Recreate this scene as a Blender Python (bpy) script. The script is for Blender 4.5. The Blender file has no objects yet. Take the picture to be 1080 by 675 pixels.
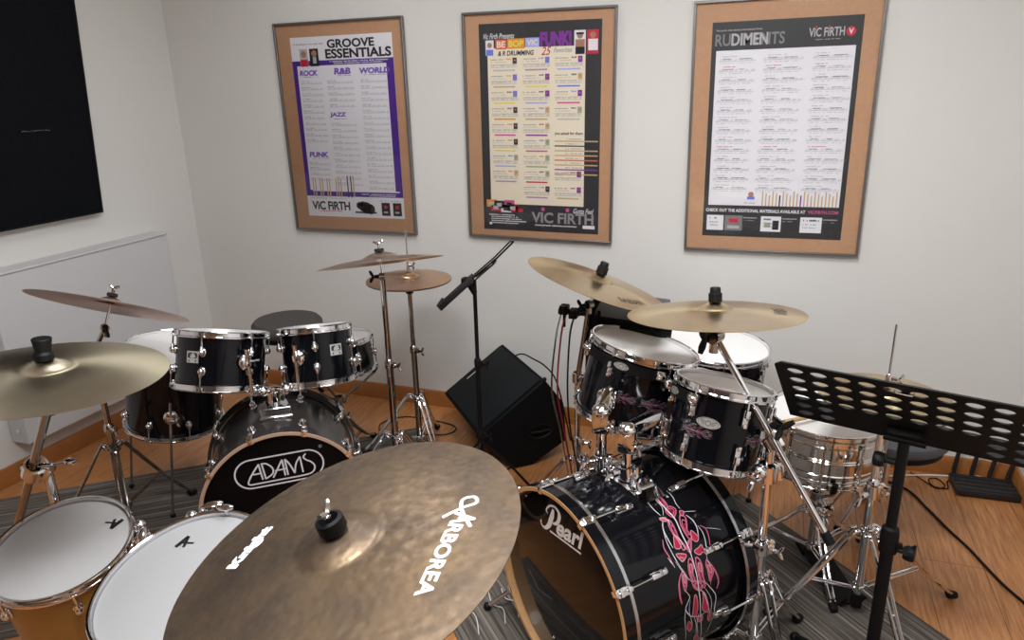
import bpy, bmesh, math, random
from mathutils import Vector, Matrix
random.seed(7)
PI = math.pi
scene = bpy.context.scene
COL = scene.collection
V = Vector

# ------------------------------------------------------------------ camera
cam_d = bpy.data.cameras.new('camera'); cam = bpy.data.objects.new('camera', cam_d); COL.objects.link(cam)
cam_d.sensor_width = 36.0; cam_d.lens = 766.0/1080.0*36.0; cam_d.clip_start = .02
def cam_axes(pitch, roll, yaw):
    p, r, y = map(math.radians, (pitch, roll, yaw))
    f = V((math.sin(y)*math.cos(p), math.cos(y)*math.cos(p), -math.sin(p)))
    r0 = V((math.cos(y), -math.sin(y), 0)); u0 = r0.cross(f)
    return r0*math.cos(r)+u0*math.sin(r), -r0*math.sin(r)+u0*math.cos(r), f
R_, U_, F_ = cam_axes(17.86, -1.406, -20.387)
m = Matrix.Identity(4)
for i in range(3):
    m[i][0], m[i][1], m[i][2] = R_[i], U_[i], -F_[i]
m[2][3] = 1.6
cam.matrix_world = m
scene.camera = cam

# ------------------------------------------------------------------ light and exposure
world = bpy.data.worlds.new('world'); scene.world = world; world.use_nodes = True
world.node_tree.nodes['Background'].inputs[0].default_value = (.8, .85, 1, 1)
world.node_tree.nodes['Background'].inputs[1].default_value = .1
ROOM = dict(x0=-3.04, x1=1.00, y0=-2.6, y1=3.167, h=2.62)
ADDED_LAMPS = [(-1.75, 2.1, .18), (-.2, 1.6, .88), (-.6, .5, 1.05), (.35, .5, .5), (-1.0, -1.4, .12)]  # invented ceiling lamps, placed and weighted to light the kits
ADDED_LAMP_W = 31.0
vs = scene.view_settings
scene.display_settings.display_device = 'sRGB'
vs.view_transform = 'Standard'; vs.look = 'None'; vs.gamma = 1.0; vs.use_curve_mapping = False
vs.exposure = 0.09

# ------------------------------------------------------------------ materials
MATS = {}
def nodemat(name):
    mt = bpy.data.materials.new(name); mt.use_nodes = True
    nt = mt.node_tree; b = nt.nodes['Principled BSDF']
    MATS[name] = mt
    return mt, nt, b
def mat(name, col, rough=.5, metal=0, coat=0, spec=.5, noise=0, nscale=40, bump=0):
    mt, nt, b = nodemat(name)
    b.inputs['Base Color'].default_value = (*col, 1); b.inputs['Roughness'].default_value = rough
    b.inputs['Metallic'].default_value = metal; b.inputs['Coat Weight'].default_value = coat
    b.inputs['Coat Roughness'].default_value = .03; b.inputs['Specular IOR Level'].default_value = spec
    tc = nt.nodes.new('ShaderNodeTexCoord'); n = nt.nodes.new('ShaderNodeTexNoise')
    n.inputs['Scale'].default_value = nscale; n.inputs['Detail'].default_value = 5
    nt.links.new(tc.outputs['Object'], n.inputs['Vector'])
    if noise:
        mx = nt.nodes.new('ShaderNodeMix'); mx.data_type = 'RGBA'
        mx.inputs[6].default_value = (*[c*(1-noise) for c in col], 1); mx.inputs[7].default_value = (*[min(1, c*(1+noise)) for c in col], 1)
        nt.links.new(n.outputs['Fac'], mx.inputs[0]); nt.links.new(mx.outputs[2], b.inputs['Base Color'])
    if bump:
        bp = nt.nodes.new('ShaderNodeBump'); bp.inputs['Strength'].default_value = bump; bp.inputs['Distance'].default_value = .002
        nt.links.new(n.outputs['Fac'], bp.inputs['Height']); nt.links.new(bp.outputs[0], b.inputs['Normal'])
    return mt
mat('wall', (.66, .65, .63), .7, noise=.02, nscale=3, bump=.15)
mat('ceiling', (.62, .61, .60), .8)
mat('unseen_wall_dark', (.10, .085, .075), .85, noise=.1, nscale=8)  # dark tone chosen for what the shells and chrome reflect
mat('heater', (.56, .565, .58), .45)
mat('baseboard', (.33, .125, .032), .38, noise=.25, nscale=14)
mat('chrome', (.80, .80, .82), .07, 1, noise=.03)
mat('snare_nickel', (.70, .67, .64), .10, 1, noise=.05)
mat('steel', (.55, .55, .57), .22, 1)
mat('nickel', (.42, .40, .385), .09, 1, noise=.05)
mat('gloss_black', (.003, .0033, .005), .10, spec=.30)
mat('charcoal_gloss', (.028, .025, .025), .16, spec=.45, noise=.4, nscale=60)
mat('rubber', (.005, .005, .006), .5, spec=.22)
mat('felt', (.012, .012, .013), .95)
mat('powder_black', (.004, .004, .0045), .55, spec=.2)
mat('panel_felt', (.006, .0068, .009), .95, spec=.06, noise=.5, nscale=70, bump=.6)
mat('speaker_carpet', (.003, .0033, .004), .65, spec=.14, noise=.4, nscale=200, bump=.5)
mat('speaker_grille', (.0045, .0065, .008), .6, spec=.2, noise=.25, nscale=300, bump=.4)
mat('drumhead', (.88, .875, .87), .45, noise=.015, nscale=5)
mat('drumhead_clear', (.78, .78, .79), .35, noise=.015, nscale=5)
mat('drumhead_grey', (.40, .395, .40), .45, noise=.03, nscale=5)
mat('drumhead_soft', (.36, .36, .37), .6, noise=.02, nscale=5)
mat('maple', (.52, .30, .14), .35, coat=.3, noise=.12, nscale=20)
mat('honey_wood', (.30, .155, .028), .3, coat=.5, noise=.25, nscale=9)
mat('tan_edge', (.40, .27, .19), .4)
mat('white_ink', (.80, .80, .80), .5)
mat('silver_ink', (.55, .56, .60), .35)
mat('black_ink', (.01, .01, .01), .5)
mat('dark_ink', (.045, .035, .025), .5)
mat('pink_ink', (.42, .10, .17), .3)
mat('rose_ink', (.50, .26, .30), .3); mat('pink_dim', (.16, .05, .085), .3)
mat('red_ink', (.36, .01, .04), .3)
mat('badge_silver', (.50, .50, .48), .38, .35, noise=.2, nscale=200)
mat('seat_fabric', (.055, .05, .048), .85, noise=.3, nscale=120, bump=.4)
mat('vinyl_black', (.012, .012, .013), .5)
mat('grey_vinyl', (.07, .075, .085), .5)
mat('cardboard', (.50, .285, .165), .6, noise=.12, nscale=60)
mat('alu_frame', (.22, .21, .21), .35, .8)
mat('plastic_white', (.72, .72, .70), .4)
mat('stick_wood', (.60, .40, .20), .4, noise=.1)
mat('red_cable', (.25, .01, .02), .5)
mat('gold', (.8, .6, .3), .2, 1)
mat('blue_plastic', (.02, .05, .35), .3)
for nm, c in dict(paper_white=(.76, .75, .80), paper_cream=(.80, .72, .58), ink_black=(.012, .012, .014), ink_charcoal=(.03, .03, .034),
                  ink_grey=(.30, .29, .31), ink_lgrey=(.46, .45, .47), ink_purple=(.075, .02, .26), ink_purple2=(.19, .09, .48), ink_red=(.55, .02, .05), ink_orange=(.75, .30, .03),
                  ink_coral=(.72, .12, .07), ink_blue=(.15, .20, .70), ink_lblue=(.38, .42, .80), ink_violet=(.22, .03, .32), ink_yellow=(.75, .66, .12),
                  ink_pink=(.58, .09, .28), ink_green=(.35, .40, .28), ink_tan=(.56, .40, .24), ink_skin=(.40, .20, .13), ink_sage=(.50, .50, .46), ink_lilac=(.40, .26, .46), ink_title=(.20, .20, .215)).items():
    mat(nm, c, .5)

def floor_mat():
    mt, nt, b = nodemat('floor_wood'); L = nt.links.new; N = nt.nodes.new
    tc = N('ShaderNodeTexCoord'); mp = N('ShaderNodeMapping'); mp.inputs['Rotation'].default_value[2] = PI/2
    L(tc.outputs['Object'], mp.inputs['Vector'])
    br = N('ShaderNodeTexBrick'); br.inputs['Scale'].default_value = 1; br.inputs['Brick Width'].default_value = 1.25; br.inputs['Row Height'].default_value = .19
    br.inputs['Mortar Size'].default_value = .0012; br.inputs['Mortar Smooth'].default_value = .3; br.inputs['Bias'].default_value = 0
    br.inputs['Color1'].default_value = (.51, .235, .092, 1); br.inputs['Color2'].default_value = (.46, .21, .08, 1); br.inputs['Mortar'].default_value = (.11, .045, .018, 1)
    L(mp.outputs[0], br.inputs['Vector'])
    m2 = N('ShaderNodeMapping'); m2.inputs['Scale'].default_value = (26, 1.6, 1); L(tc.outputs['Object'], m2.inputs['Vector'])
    n1 = N('ShaderNodeTexNoise'); n1.inputs['Scale'].default_value = 4; n1.inputs['Detail'].default_value = 9; n1.inputs['Roughness'].default_value = .62; L(m2.outputs[0], n1.inputs['Vector'])
    rp = N('ShaderNodeValToRGB'); rp.color_ramp.elements[0].position = .30; rp.color_ramp.elements[0].color = (.54, .45, .38, 1); rp.color_ramp.elements[1].position = .70; rp.color_ramp.elements[1].color = (1.18, 1.18, 1.15, 1)
    L(n1.outputs['Fac'], rp.inputs[0])
    mx = N('ShaderNodeMix'); mx.data_type = 'RGBA'; mx.blend_type = 'MULTIPLY'; mx.inputs[0].default_value = 1
    L(br.outputs['Color'], mx.inputs[6]); L(rp.outputs[0], mx.inputs[7]); L(mx.outputs[2], b.inputs['Base Color'])
    b.inputs['Roughness'].default_value = .33
    bp = N('ShaderNodeBump'); bp.inputs['Strength'].default_value = .12; bp.inputs['Distance'].default_value = .001; L(n1.outputs['Fac'], bp.inputs['Height']); L(bp.outputs[0], b.inputs['Normal'])
floor_mat()

def rug_mat():
    mt, nt, b = nodemat('rug_weave'); L = nt.links.new; N = nt.nodes.new
    tc = N('ShaderNodeTexCoord'); mp = N('ShaderNodeMapping'); mp.inputs['Scale'].default_value = (1.3, 60, 1); L(tc.outputs['Object'], mp.inputs['Vector'])
    n1 = N('ShaderNodeTexNoise'); n1.inputs['Scale'].default_value = 2.2; n1.inputs['Detail'].default_value = 6; L(mp.outputs[0], n1.inputs['Vector'])
    rp = N('ShaderNodeValToRGB'); e = rp.color_ramp.elements; e[0].position = .36; e[0].color = (.055, .045, .038, 1); e[1].position = .66; e[1].color = (.185, .165, .145, 1)
    L(n1.outputs['Fac'], rp.inputs[0])
    sx = N('ShaderNodeSeparateXYZ'); L(tc.outputs['Object'], sx.inputs[0])
    w = N('ShaderNodeMath'); w.operation = 'MULTIPLY'; w.inputs[1].default_value = 9; L(sx.outputs[1], w.inputs[0])
    fr = N('ShaderNodeMath'); fr.operation = 'FRACT'; L(w.outputs[0], fr.inputs[0])
    lt = N('ShaderNodeMath'); lt.operation = 'LESS_THAN'; lt.inputs[1].default_value = .06; L(fr.outputs[0], lt.inputs[0])
    mx = N('ShaderNodeMix'); mx.data_type = 'RGBA'; mx.inputs[7].default_value = (.23, .21, .185, 1); L(lt.outputs[0], mx.inputs[0]); L(rp.outputs[0], mx.inputs[6]); L(mx.outputs[2], b.inputs['Base Color'])
    b.inputs['Roughness'].default_value = .95; b.inputs['Specular IOR Level'].default_value = .15
    bp = N('ShaderNodeBump'); bp.inputs['Strength'].default_value = .5; bp.inputs['Distance'].default_value = .003; L(n1.outputs['Fac'], bp.inputs['Height']); L(bp.outputs[0], b.inputs['Normal'])
rug_mat()

def brass(name, c1, c2, rough=.3, aniso=.6, patina=0, ring=.25, nscale=6, hammer=0, metal=1):
    """lathed cymbal bronze: rings of tooling marks round the object's z axis"""
    mt, nt, b = nodemat(name); L = nt.links.new; N = nt.nodes.new
    tc = N('ShaderNodeTexCoord'); sx = N('ShaderNodeSeparateXYZ'); L(tc.outputs['Object'], sx.inputs[0])
    cb = N('ShaderNodeCombineXYZ'); L(sx.outputs[0], cb.inputs[0]); L(sx.outputs[1], cb.inputs[1])
    ln = N('ShaderNodeVectorMath'); ln.operation = 'LENGTH'; L(cb.outputs[0], ln.inputs[0])
    ml = N('ShaderNodeMath'); ml.operation = 'MULTIPLY'; ml.inputs[1].default_value = 1; L(ln.outputs['Value'], ml.inputs[0])
    cr = N('ShaderNodeCombineXYZ'); L(ml.outputs[0], cr.inputs[0])
    nr = N('ShaderNodeTexNoise'); nr.inputs['Scale'].default_value = 420; nr.inputs['Detail'].default_value = 3; L(cr.outputs[0], nr.inputs['Vector'])
    n2 = N('ShaderNodeTexNoise'); n2.inputs['Scale'].default_value = nscale; n2.inputs['Detail'].default_value = 7; n2.inputs['Roughness'].default_value = .62; L(tc.outputs['Object'], n2.inputs['Vector'])
    rp = N('ShaderNodeValToRGB'); e = rp.color_ramp.elements; e[0].position = .5-.18; e[0].color = (*c2, 1); e[1].position = .5+.16; e[1].color = (*c1, 1); L(n2.outputs['Fac'], rp.inputs[0])
    src = rp.outputs[0]
    if patina:
        n3 = N('ShaderNodeTexNoise'); n3.inputs['Scale'].default_value = 55; n3.inputs['Detail'].default_value = 6; L(tc.outputs['Object'], n3.inputs['Vector'])
        r3 = N('ShaderNodeValToRGB'); r3.color_ramp.elements[0].position = .38; r3.color_ramp.elements[0].color = (1-patina, 1-patina, 1-patina, 1); r3.color_ramp.elements[1].position = .62; r3.color_ramp.elements[1].color = (1.1, 1.1, 1.1, 1); L(n3.outputs['Fac'], r3.inputs[0])
        mx = N('ShaderNodeMix'); mx.data_type = 'RGBA'; mx.blend_type = 'MULTIPLY'; mx.inputs[0].default_value = 1; L(src, mx.inputs[6]); L(r3.outputs[0], mx.inputs[7]); src = mx.outputs[2]
        mr = N('ShaderNodeMapRange'); mr.inputs['From Min'].default_value = .35; mr.inputs['From Max'].default_value = .65; mr.inputs['To Min'].default_value = rough+.12; mr.inputs['To Max'].default_value = rough-.06
        L(n3.outputs['Fac'], mr.inputs['Value']); L(mr.outputs[0], b.inputs['Roughness'])
    else:
        b.inputs['Roughness'].default_value = rough
    L(src, b.inputs['Base Color'])
    b.inputs['Metallic'].default_value = metal; b.inputs['Anisotropic'].default_value = aniso
    tg = N('ShaderNodeTangent'); tg.direction_type = 'RADIAL'; tg.axis = 'Z'; L(tg.outputs[0], b.inputs['Tangent'])
    bp = N('ShaderNodeBump'); bp.inputs['Strength'].default_value = ring; bp.inputs['Distance'].default_value = .0006; L(nr.outputs['Fac'], bp.inputs['Height'])
    last = bp
    if hammer:
        vo = N('ShaderNodeTexVoronoi'); vo.feature = 'SMOOTH_F1'; vo.inputs['Scale'].default_value = 75; L(tc.outputs['Object'], vo.inputs['Vector'])
        b2 = N('ShaderNodeBump'); b2.inputs['Strength'].default_value = hammer; b2.inputs['Distance'].default_value = .0012; L(vo.outputs['Distance'], b2.inputs['Height']); L(bp.outputs[0], b2.inputs['Normal']); last = b2
    L(last.outputs[0], b.inputs['Normal'])
brass('bronze', (.66, .53, .33), (.56, .44, .27), .3, .7)
brass('bronze_pale', (.60, .54, .40), (.50, .45, .33), .34, .75)
brass('bronze_rose', (.58, .45, .34), (.50, .38, .28), .32, .7)
brass('bronze_pink', (.50, .34, .27), (.42, .28, .22), .36, .6)
brass('bronze_copper', (.64, .42, .27), (.54, .34, .21), .28, .75)
brass('bronze_raw', (.245, .170, .105), (.13, .10, .08), .40, .2, patina=.30, ring=.1, nscale=9, hammer=.6, metal=.85)

def glossy_dark(name, col, gl=.35):
    """a glossy black plastic head that mirrors the wood floor"""
    mt, nt, b = nodemat(name)
    b.inputs['Base Color'].default_value = (*col, 1); b.inputs['Roughness'].default_value = .07; b.inputs['Specular IOR Level'].default_value = .26
glossy_dark('black_head', (.006, .005, .005))
mat('adams_head', (.0015, .0015, .002), .35, spec=.12)

def glass_mat():
    mt, nt, b = nodemat('pane_glass'); L = nt.links.new; N = nt.nodes.new
    nt.nodes.remove(b); out = nt.nodes['Material Output']
    tr = N('ShaderNodeBsdfTransparent'); gl = N('ShaderNodeBsdfGlossy'); gl.inputs['Roughness'].default_value = .02
    fr = N('ShaderNodeFresnel'); fr.inputs['IOR'].default_value = 1.45
    ms = N('ShaderNodeMixShader'); L(fr.outputs[0], ms.inputs[0]); L(tr.outputs[0], ms.inputs[1]); L(gl.outputs[0], ms.inputs[2]); L(ms.outputs[0], out.inputs['Surface'])
glass_mat()
def emit_mat(name, col, s):
    mt, nt, b = nodemat(name); b.inputs['Base Color'].default_value = (*col, 1); b.inputs['Emission Color'].default_value = (*col, 1); b.inputs['Emission Strength'].default_value = s
MATS['pane_glass'].node_tree.nodes['Fresnel'].inputs['IOR'].default_value = 1.25
emit_mat('lamp_diffuser', (1, .98, .95), 3)

# ------------------------------------------------------------------ mesh builder
class MB:
    def __init__(s): s.v, s.f, s.m, s.mats = [], [], [], []; s.cur = 0
    def use(s, name):
        if name not in s.mats: s.mats.append(name)
        s.cur = s.mats.index(name); return s
    def add(s, vs, fs):
        o = len(s.v); s.v += [V(p) for p in vs]
        for f in fs: s.f.append([i+o for i in f]); s.m.append(s.cur)
        return s
    def tube(s, path, r, n=12, caps=True, closed=False):
        P = [V(p) for p in path]; k = len(P)
        rs = r if isinstance(r, (list, tuple)) else [r]*k
        t0 = (P[1]-P[0]).normalized(); ref = V((0, 0, 1)) if abs(t0.z) < .9 else V((1, 0, 0))
        a = t0.cross(ref).normalized(); vs = []
        for i in range(k):
            if closed: t = P[(i+1) % k]-P[i-1]
            elif i == 0: t = P[1]-P[0]
            elif i == k-1: t = P[-1]-P[-2]
            else: t = (P[i+1]-P[i]).normalized()+(P[i]-P[i-1]).normalized()
            t.normalize(); a = (a-t*a.dot(t)).normalized(); b = t.cross(a)
            for j in range(n):
                q = 2*PI*j/n; vs.append(P[i]+(a*math.cos(q)+b*math.sin(q))*rs[i])
        fs = []
        for i in range(k if closed else k-1):
            for j in range(n):
                i2 = (i+1) % k
                fs.append([i*n+j, i*n+(j+1) % n, i2*n+(j+1) % n, i2*n+j])
        if caps and not closed: fs += [list(range(n))[::-1], [(k-1)*n+j for j in range(n)]]
        return s.add(vs, fs)
    def lathe(s, prof, M=None, n=64, closed=False):
        M = M or Matrix.Identity(4); vs = []; fs = []; k = len(prof)
        idx = []
        for (r, z) in prof:
            if r < 1e-6: idx.append([len(vs)]*n); vs.append(M @ V((0, 0, z)))
            else:
                idx.append([len(vs)+j for j in range(n)])
                vs += [M @ V((r*math.cos(2*PI*j/n), r*math.sin(2*PI*j/n), z)) for j in range(n)]
        for i in range(k if closed else k-1):
            A, B = idx[i], idx[(i+1) % k]
            for j in range(n):
                f = [A[j], A[(j+1) % n], B[(j+1) % n], B[j]]; g = []
                for q in f:
                    if q not in g: g.append(q)
                if len(g) > 2: fs.append(g)
        return s.add(vs, fs)
    def box(s, c, size, M=None, bev=0):
        bm = bmesh.new(); bmesh.ops.create_cube(bm, size=1)
        for v in bm.verts: v.co = V((v.co.x*size[0], v.co.y*size[1], v.co.z*size[2]))
        if bev: bmesh.ops.bevel(bm, geom=list(bm.edges), offset=bev, segments=2, affect='EDGES', profile=.6)
        T = (M or Matrix.Identity(4)) @ Matrix.Translation(V(c))
        bm.verts.index_update()
        s.add([T @ v.co for v in bm.verts], [[v.index for v in f.verts] for f in bm.faces]); bm.free(); return s
    def ball(s, c, r, M=None, n=14):
        rr = r if isinstance(r, (tuple, list)) else (r, r, r)
        k = n//2; prof = [(math.sin(PI*i/k), -math.cos(PI*i/k)) for i in range(k+1)]; prof[0] = (0, -1); prof[-1] = (0, 1)
        T = (M or Matrix.Identity(4)) @ Matrix.Translation(V(c)) @ Matrix.Diagonal((*rr, 1))
        return s.lathe(prof, T, n)
    def prism(s, outline, h, M=None):
        """outline in xy, extruded h along z"""
        M = M or Matrix.Identity(4); n = len(outline)
        vs = [M @ V((x, y, 0)) for x, y in outline]+[M @ V((x, y, h)) for x, y in outline]
        return s.add(vs, [list(range(n))[::-1], list(range(n, 2*n))]+[[i, (i+1) % n, n+(i+1) % n, n+i] for i in range(n)])
    def quad(s, x0, y0, x1, y1, M, z=0):
        return s.add([M @ V((x0, y0, z)), M @ V((x1, y0, z)), M @ V((x1, y1, z)), M @ V((x0, y1, z))], [[0, 1, 2, 3]])
    def build(s, name, mname=None, parent=None, world=False, bevel=0, angle=35):
        if world and parent is not None:
            I = parent.matrix_basis.inverted(); vs = [I @ v for v in s.v]
        else: vs = s.v
        me = bpy.data.meshes.new(name); me.from_pydata([tuple(v) for v in vs], [], s.f); me.update()
        if mname and not s.mats: s.mats = [mname]
        for q in s.mats: me.materials.append(MATS[q])
        me.polygons.foreach_set('material_index', s.m)
        bm = bmesh.new(); bm.from_mesh(me); bmesh.ops.recalc_face_normals(bm, faces=bm.faces); bm.to_mesh(me); bm.free()
        me.shade_smooth(); me.set_sharp_from_angle(angle=math.radians(angle))
        o = bpy.data.objects.new(name, me); COL.objects.link(o)
        if parent is not None: o.parent = parent
        if bevel:
            bv = o.modifiers.new('bevel', 'BEVEL'); bv.width = bevel; bv.segments = 2; bv.limit_method = 'ANGLE'
        return o

def tag(o, label=None, cat=None, group=None, kind=None):
    if label: o['label'] = label
    if cat: o['category'] = cat
    if group: o['group'] = group
    if kind: o['kind'] = kind
    return o
def thing(name, label, cat, M=None, group=None):
    o = bpy.data.objects.new(name, None); COL.objects.link(o); o.empty_display_size = .05
    if M is not None: o.matrix_basis = M if isinstance(M, Matrix) else Matrix.Translation(V(M))
    return tag(o, label, cat, group)
def frame(c, n, x=(1, 0, 0)):
    z = V(n).normalized(); xx = V(x); xx = (xx-z*xx.dot(z)).normalized(); y = z.cross(xx)
    M = Matrix.Identity(4)
    for i in range(3): M[i][0], M[i][1], M[i][2], M[i][3] = xx[i], y[i], z[i], c[i]
    return M
def radial(a, r=0, z=0):
    """local frame on a drum wall at angle a: x out, y along the wall, z up the drum"""
    return Matrix.Rotation(a, 4, 'Z') @ Matrix.Translation((r, 0, z))
def text_mesh(s, bold=0, shear=0, spacing=1):
    cu = bpy.data.curves.new('t', 'FONT'); cu.body = s; cu.size = 1; cu.offset = bold; cu.shear = shear; cu.space_character = spacing; cu.resolution_u = 3
    ob = bpy.data.objects.new('t', cu); COL.objects.link(ob)
    dg = bpy.context.evaluated_depsgraph_get(); dg.update()
    me = bpy.data.meshes.new_from_object(ob.evaluated_get(dg))
    vs = [v.co.copy() for v in me.vertices]; fs = [list(p.vertices) for p in me.polygons]
    bpy.data.objects.remove(ob); bpy.data.curves.remove(cu); bpy.data.meshes.remove(me)
    return vs, fs
def put_text(mb, s, x0, y0, w, h, M, bold=0, shear=0, spacing=1, fn=None, z=0):
    vs, fs = text_mesh(s, bold, shear, spacing)
    if not vs: return
    a, b = min(v.x for v in vs), max(v.x for v in vs); c, d = min(v.y for v in vs), max(v.y for v in vs)
    out = []
    for v in vs:
        x = x0+(v.x-a)/(b-a)*w; y = y0+(v.y-c)/(d-c)*h
        out.append(fn(x, y) if fn else M @ V((x, y, z)))
    mb.add(out, fs)
def stroke(mb, pts, w, fn, closed=False):
    """flat ribbon along a 2-D path, laid onto a surface by fn(x, y); w may vary"""
    k = len(pts); ws = w if isinstance(w, (list, tuple)) else [w]*k; L = []; Rr = []
    for i in range(k):
        a = pts[(i-1) % k] if (closed or i) else pts[0]; b = pts[(i+1) % k] if (closed or i < k-1) else pts[-1]
        d = V((b[0]-a[0], b[1]-a[1])); d = d.normalized() if d.length else V((1, 0)); nn = V((-d.y, d.x))*ws[i]/2
        L.append(fn(pts[i][0]+nn.x, pts[i][1]+nn.y)); Rr.append(fn(pts[i][0]-nn.x, pts[i][1]-nn.y))
    n = k if closed else k-1
    mb.add(L+Rr, [[i, (i+1) % k, k+(i+1) % k, k+i] for i in range(n)])
def bez(p, n=10):
    """Catmull-Rom through the points"""
    P = [p[0]]+list(p)+[p[-1]]; out = []
    for i in range(1, len(P)-2):
        a, b, c, d = [V(q) for q in P[i-1:i+3]]
        for j in range(n):
            t = j/n; out.append(.5*((2*b)+(c-a)*t+(2*a-5*b+4*c-d)*t*t+(3*b-a-3*c+d)*t**3))
    out.append(V(P[-2])); return out

# ------------------------------------------------------------------ room shell
X0, X1, Y0, Y1, H = ROOM['x0'], ROOM['x1'], ROOM['y0'], ROOM['y1'], ROOM['h']
def struct(name, mb, m, **k):
    return tag(mb.build(name, m, **k), kind='structure')
T_ = .1
struct('floor', MB().box(((X0+X1)/2, (Y0+Y1)/2, -T_/2), (X1-X0+2*T_, Y1-Y0+2*T_, T_)), 'floor_wood')
struct('ceiling', MB().box(((X0+X1)/2, (Y0+Y1)/2, H+T_/2), (X1-X0+2*T_, Y1-Y0+2*T_, T_)), 'ceiling')
struct('wall_back', MB().box(((X0+X1)/2, Y1+T_/2, H/2), (X1-X0+2*T_, T_, H)), 'wall')
struct('wall_front', MB().box(((X0+X1)/2, Y0-T_/2, H/2), (X1-X0+2*T_, T_, H)), 'unseen_wall_dark')  # out of view, darkened so black drums mirror a dark room
struct('wall_left', MB().box((X0-T_/2, (Y0+Y1)/2, H/2), (T_, Y1-Y0, H)), 'wall')
struct('wall_right', MB().box((X1+T_/2, (Y0+Y1)/2, H/2), (T_, Y1-Y0, H)), 'wall')
bb = [(0, 0), (.014, 0), (.014, .070), (.009, .083), (0, .085)]
def skirting(name, p0, p1, nrm):
    mb = MB(); p0, p1, nrm = V(p0), V(p1), V(nrm); k = len(bb)
    vs = [p0+nrm*a+V((0, 0, b)) for a, b in bb]+[p1+nrm*a+V((0, 0, b)) for a, b in bb]
    mb.add(vs, [list(range(k)), list(range(k, 2*k))]+[[i, (i+1) % k, k+(i+1) % k, k+i] for i in range(k)])
    struct(name, mb, 'baseboard')
skirting('baseboard_back', (X0, Y1, 0), (X1, Y1, 0), (0, -1, 0))
skirting('baseboard_left', (X0, Y0, 0), (X0, Y1, 0), (1, 0, 0))
skirting('baseboard_right', (X1, Y0, 0), (X1, Y1, 0), (-1, 0, 0))

emit_mat('added_pane_glow', (.95, .97, 1), 2.2)  # glow for an invented pane, added for light and reflections
w_ = MB()
for a, b, c_, d_ in ((.28, 2.36, .74, .03), (.28, 2.60, .74, .03), (-.09, 2.48, .03, .27), (.65, 2.48, .03, .27)): w_.box((a, Y0+.012, b), (c_, .03, d_))
w_ = struct('added_window_1', w_, 'plastic_white'); MB().box((.28, Y0+.006, 2.48), (.70, .008, .22)).build('pane', 'added_pane_glow', w_)  # made-up glowing opening high on the unseen front wall
for i, (x, y, k) in enumerate(ADDED_LAMPS):  # added light panels, all out of view
    where = ['above the left drum kit', 'above the right drum kit', 'over the middle of the room', 'over the near right of the room', 'near the rear wall'][i]
    t = thing('added_ceiling_light', 'square flat white ceiling light panel '+where, 'light', (x, y, H))
    mb = MB(); 
    for sx, sy, lx, ly in ((0, .31, .64, .02), (0, -.31, .64, .02), (.31, 0, .02, .6), (-.31, 0, .02, .6)): mb.box((sx, sy, -.012), (lx, ly, .024))
    mb.build('frame', 'plastic_white', t)
    MB().box((0, 0, -.008), (.6, .6, .008)).build('diffuser', 'lamp_diffuser', t)
    ld = bpy.data.lights.new('added_panel_light', 'AREA'); ld.shape = 'SQUARE'; ld.size = .58; ld.energy = ADDED_LAMP_W*k; ld.color = (.965, .985, 1)
    lo = bpy.data.objects.new('added_panel_light', ld); COL.objects.link(lo); lo.parent = t; lo.location = (0, 0, -.014)

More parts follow.
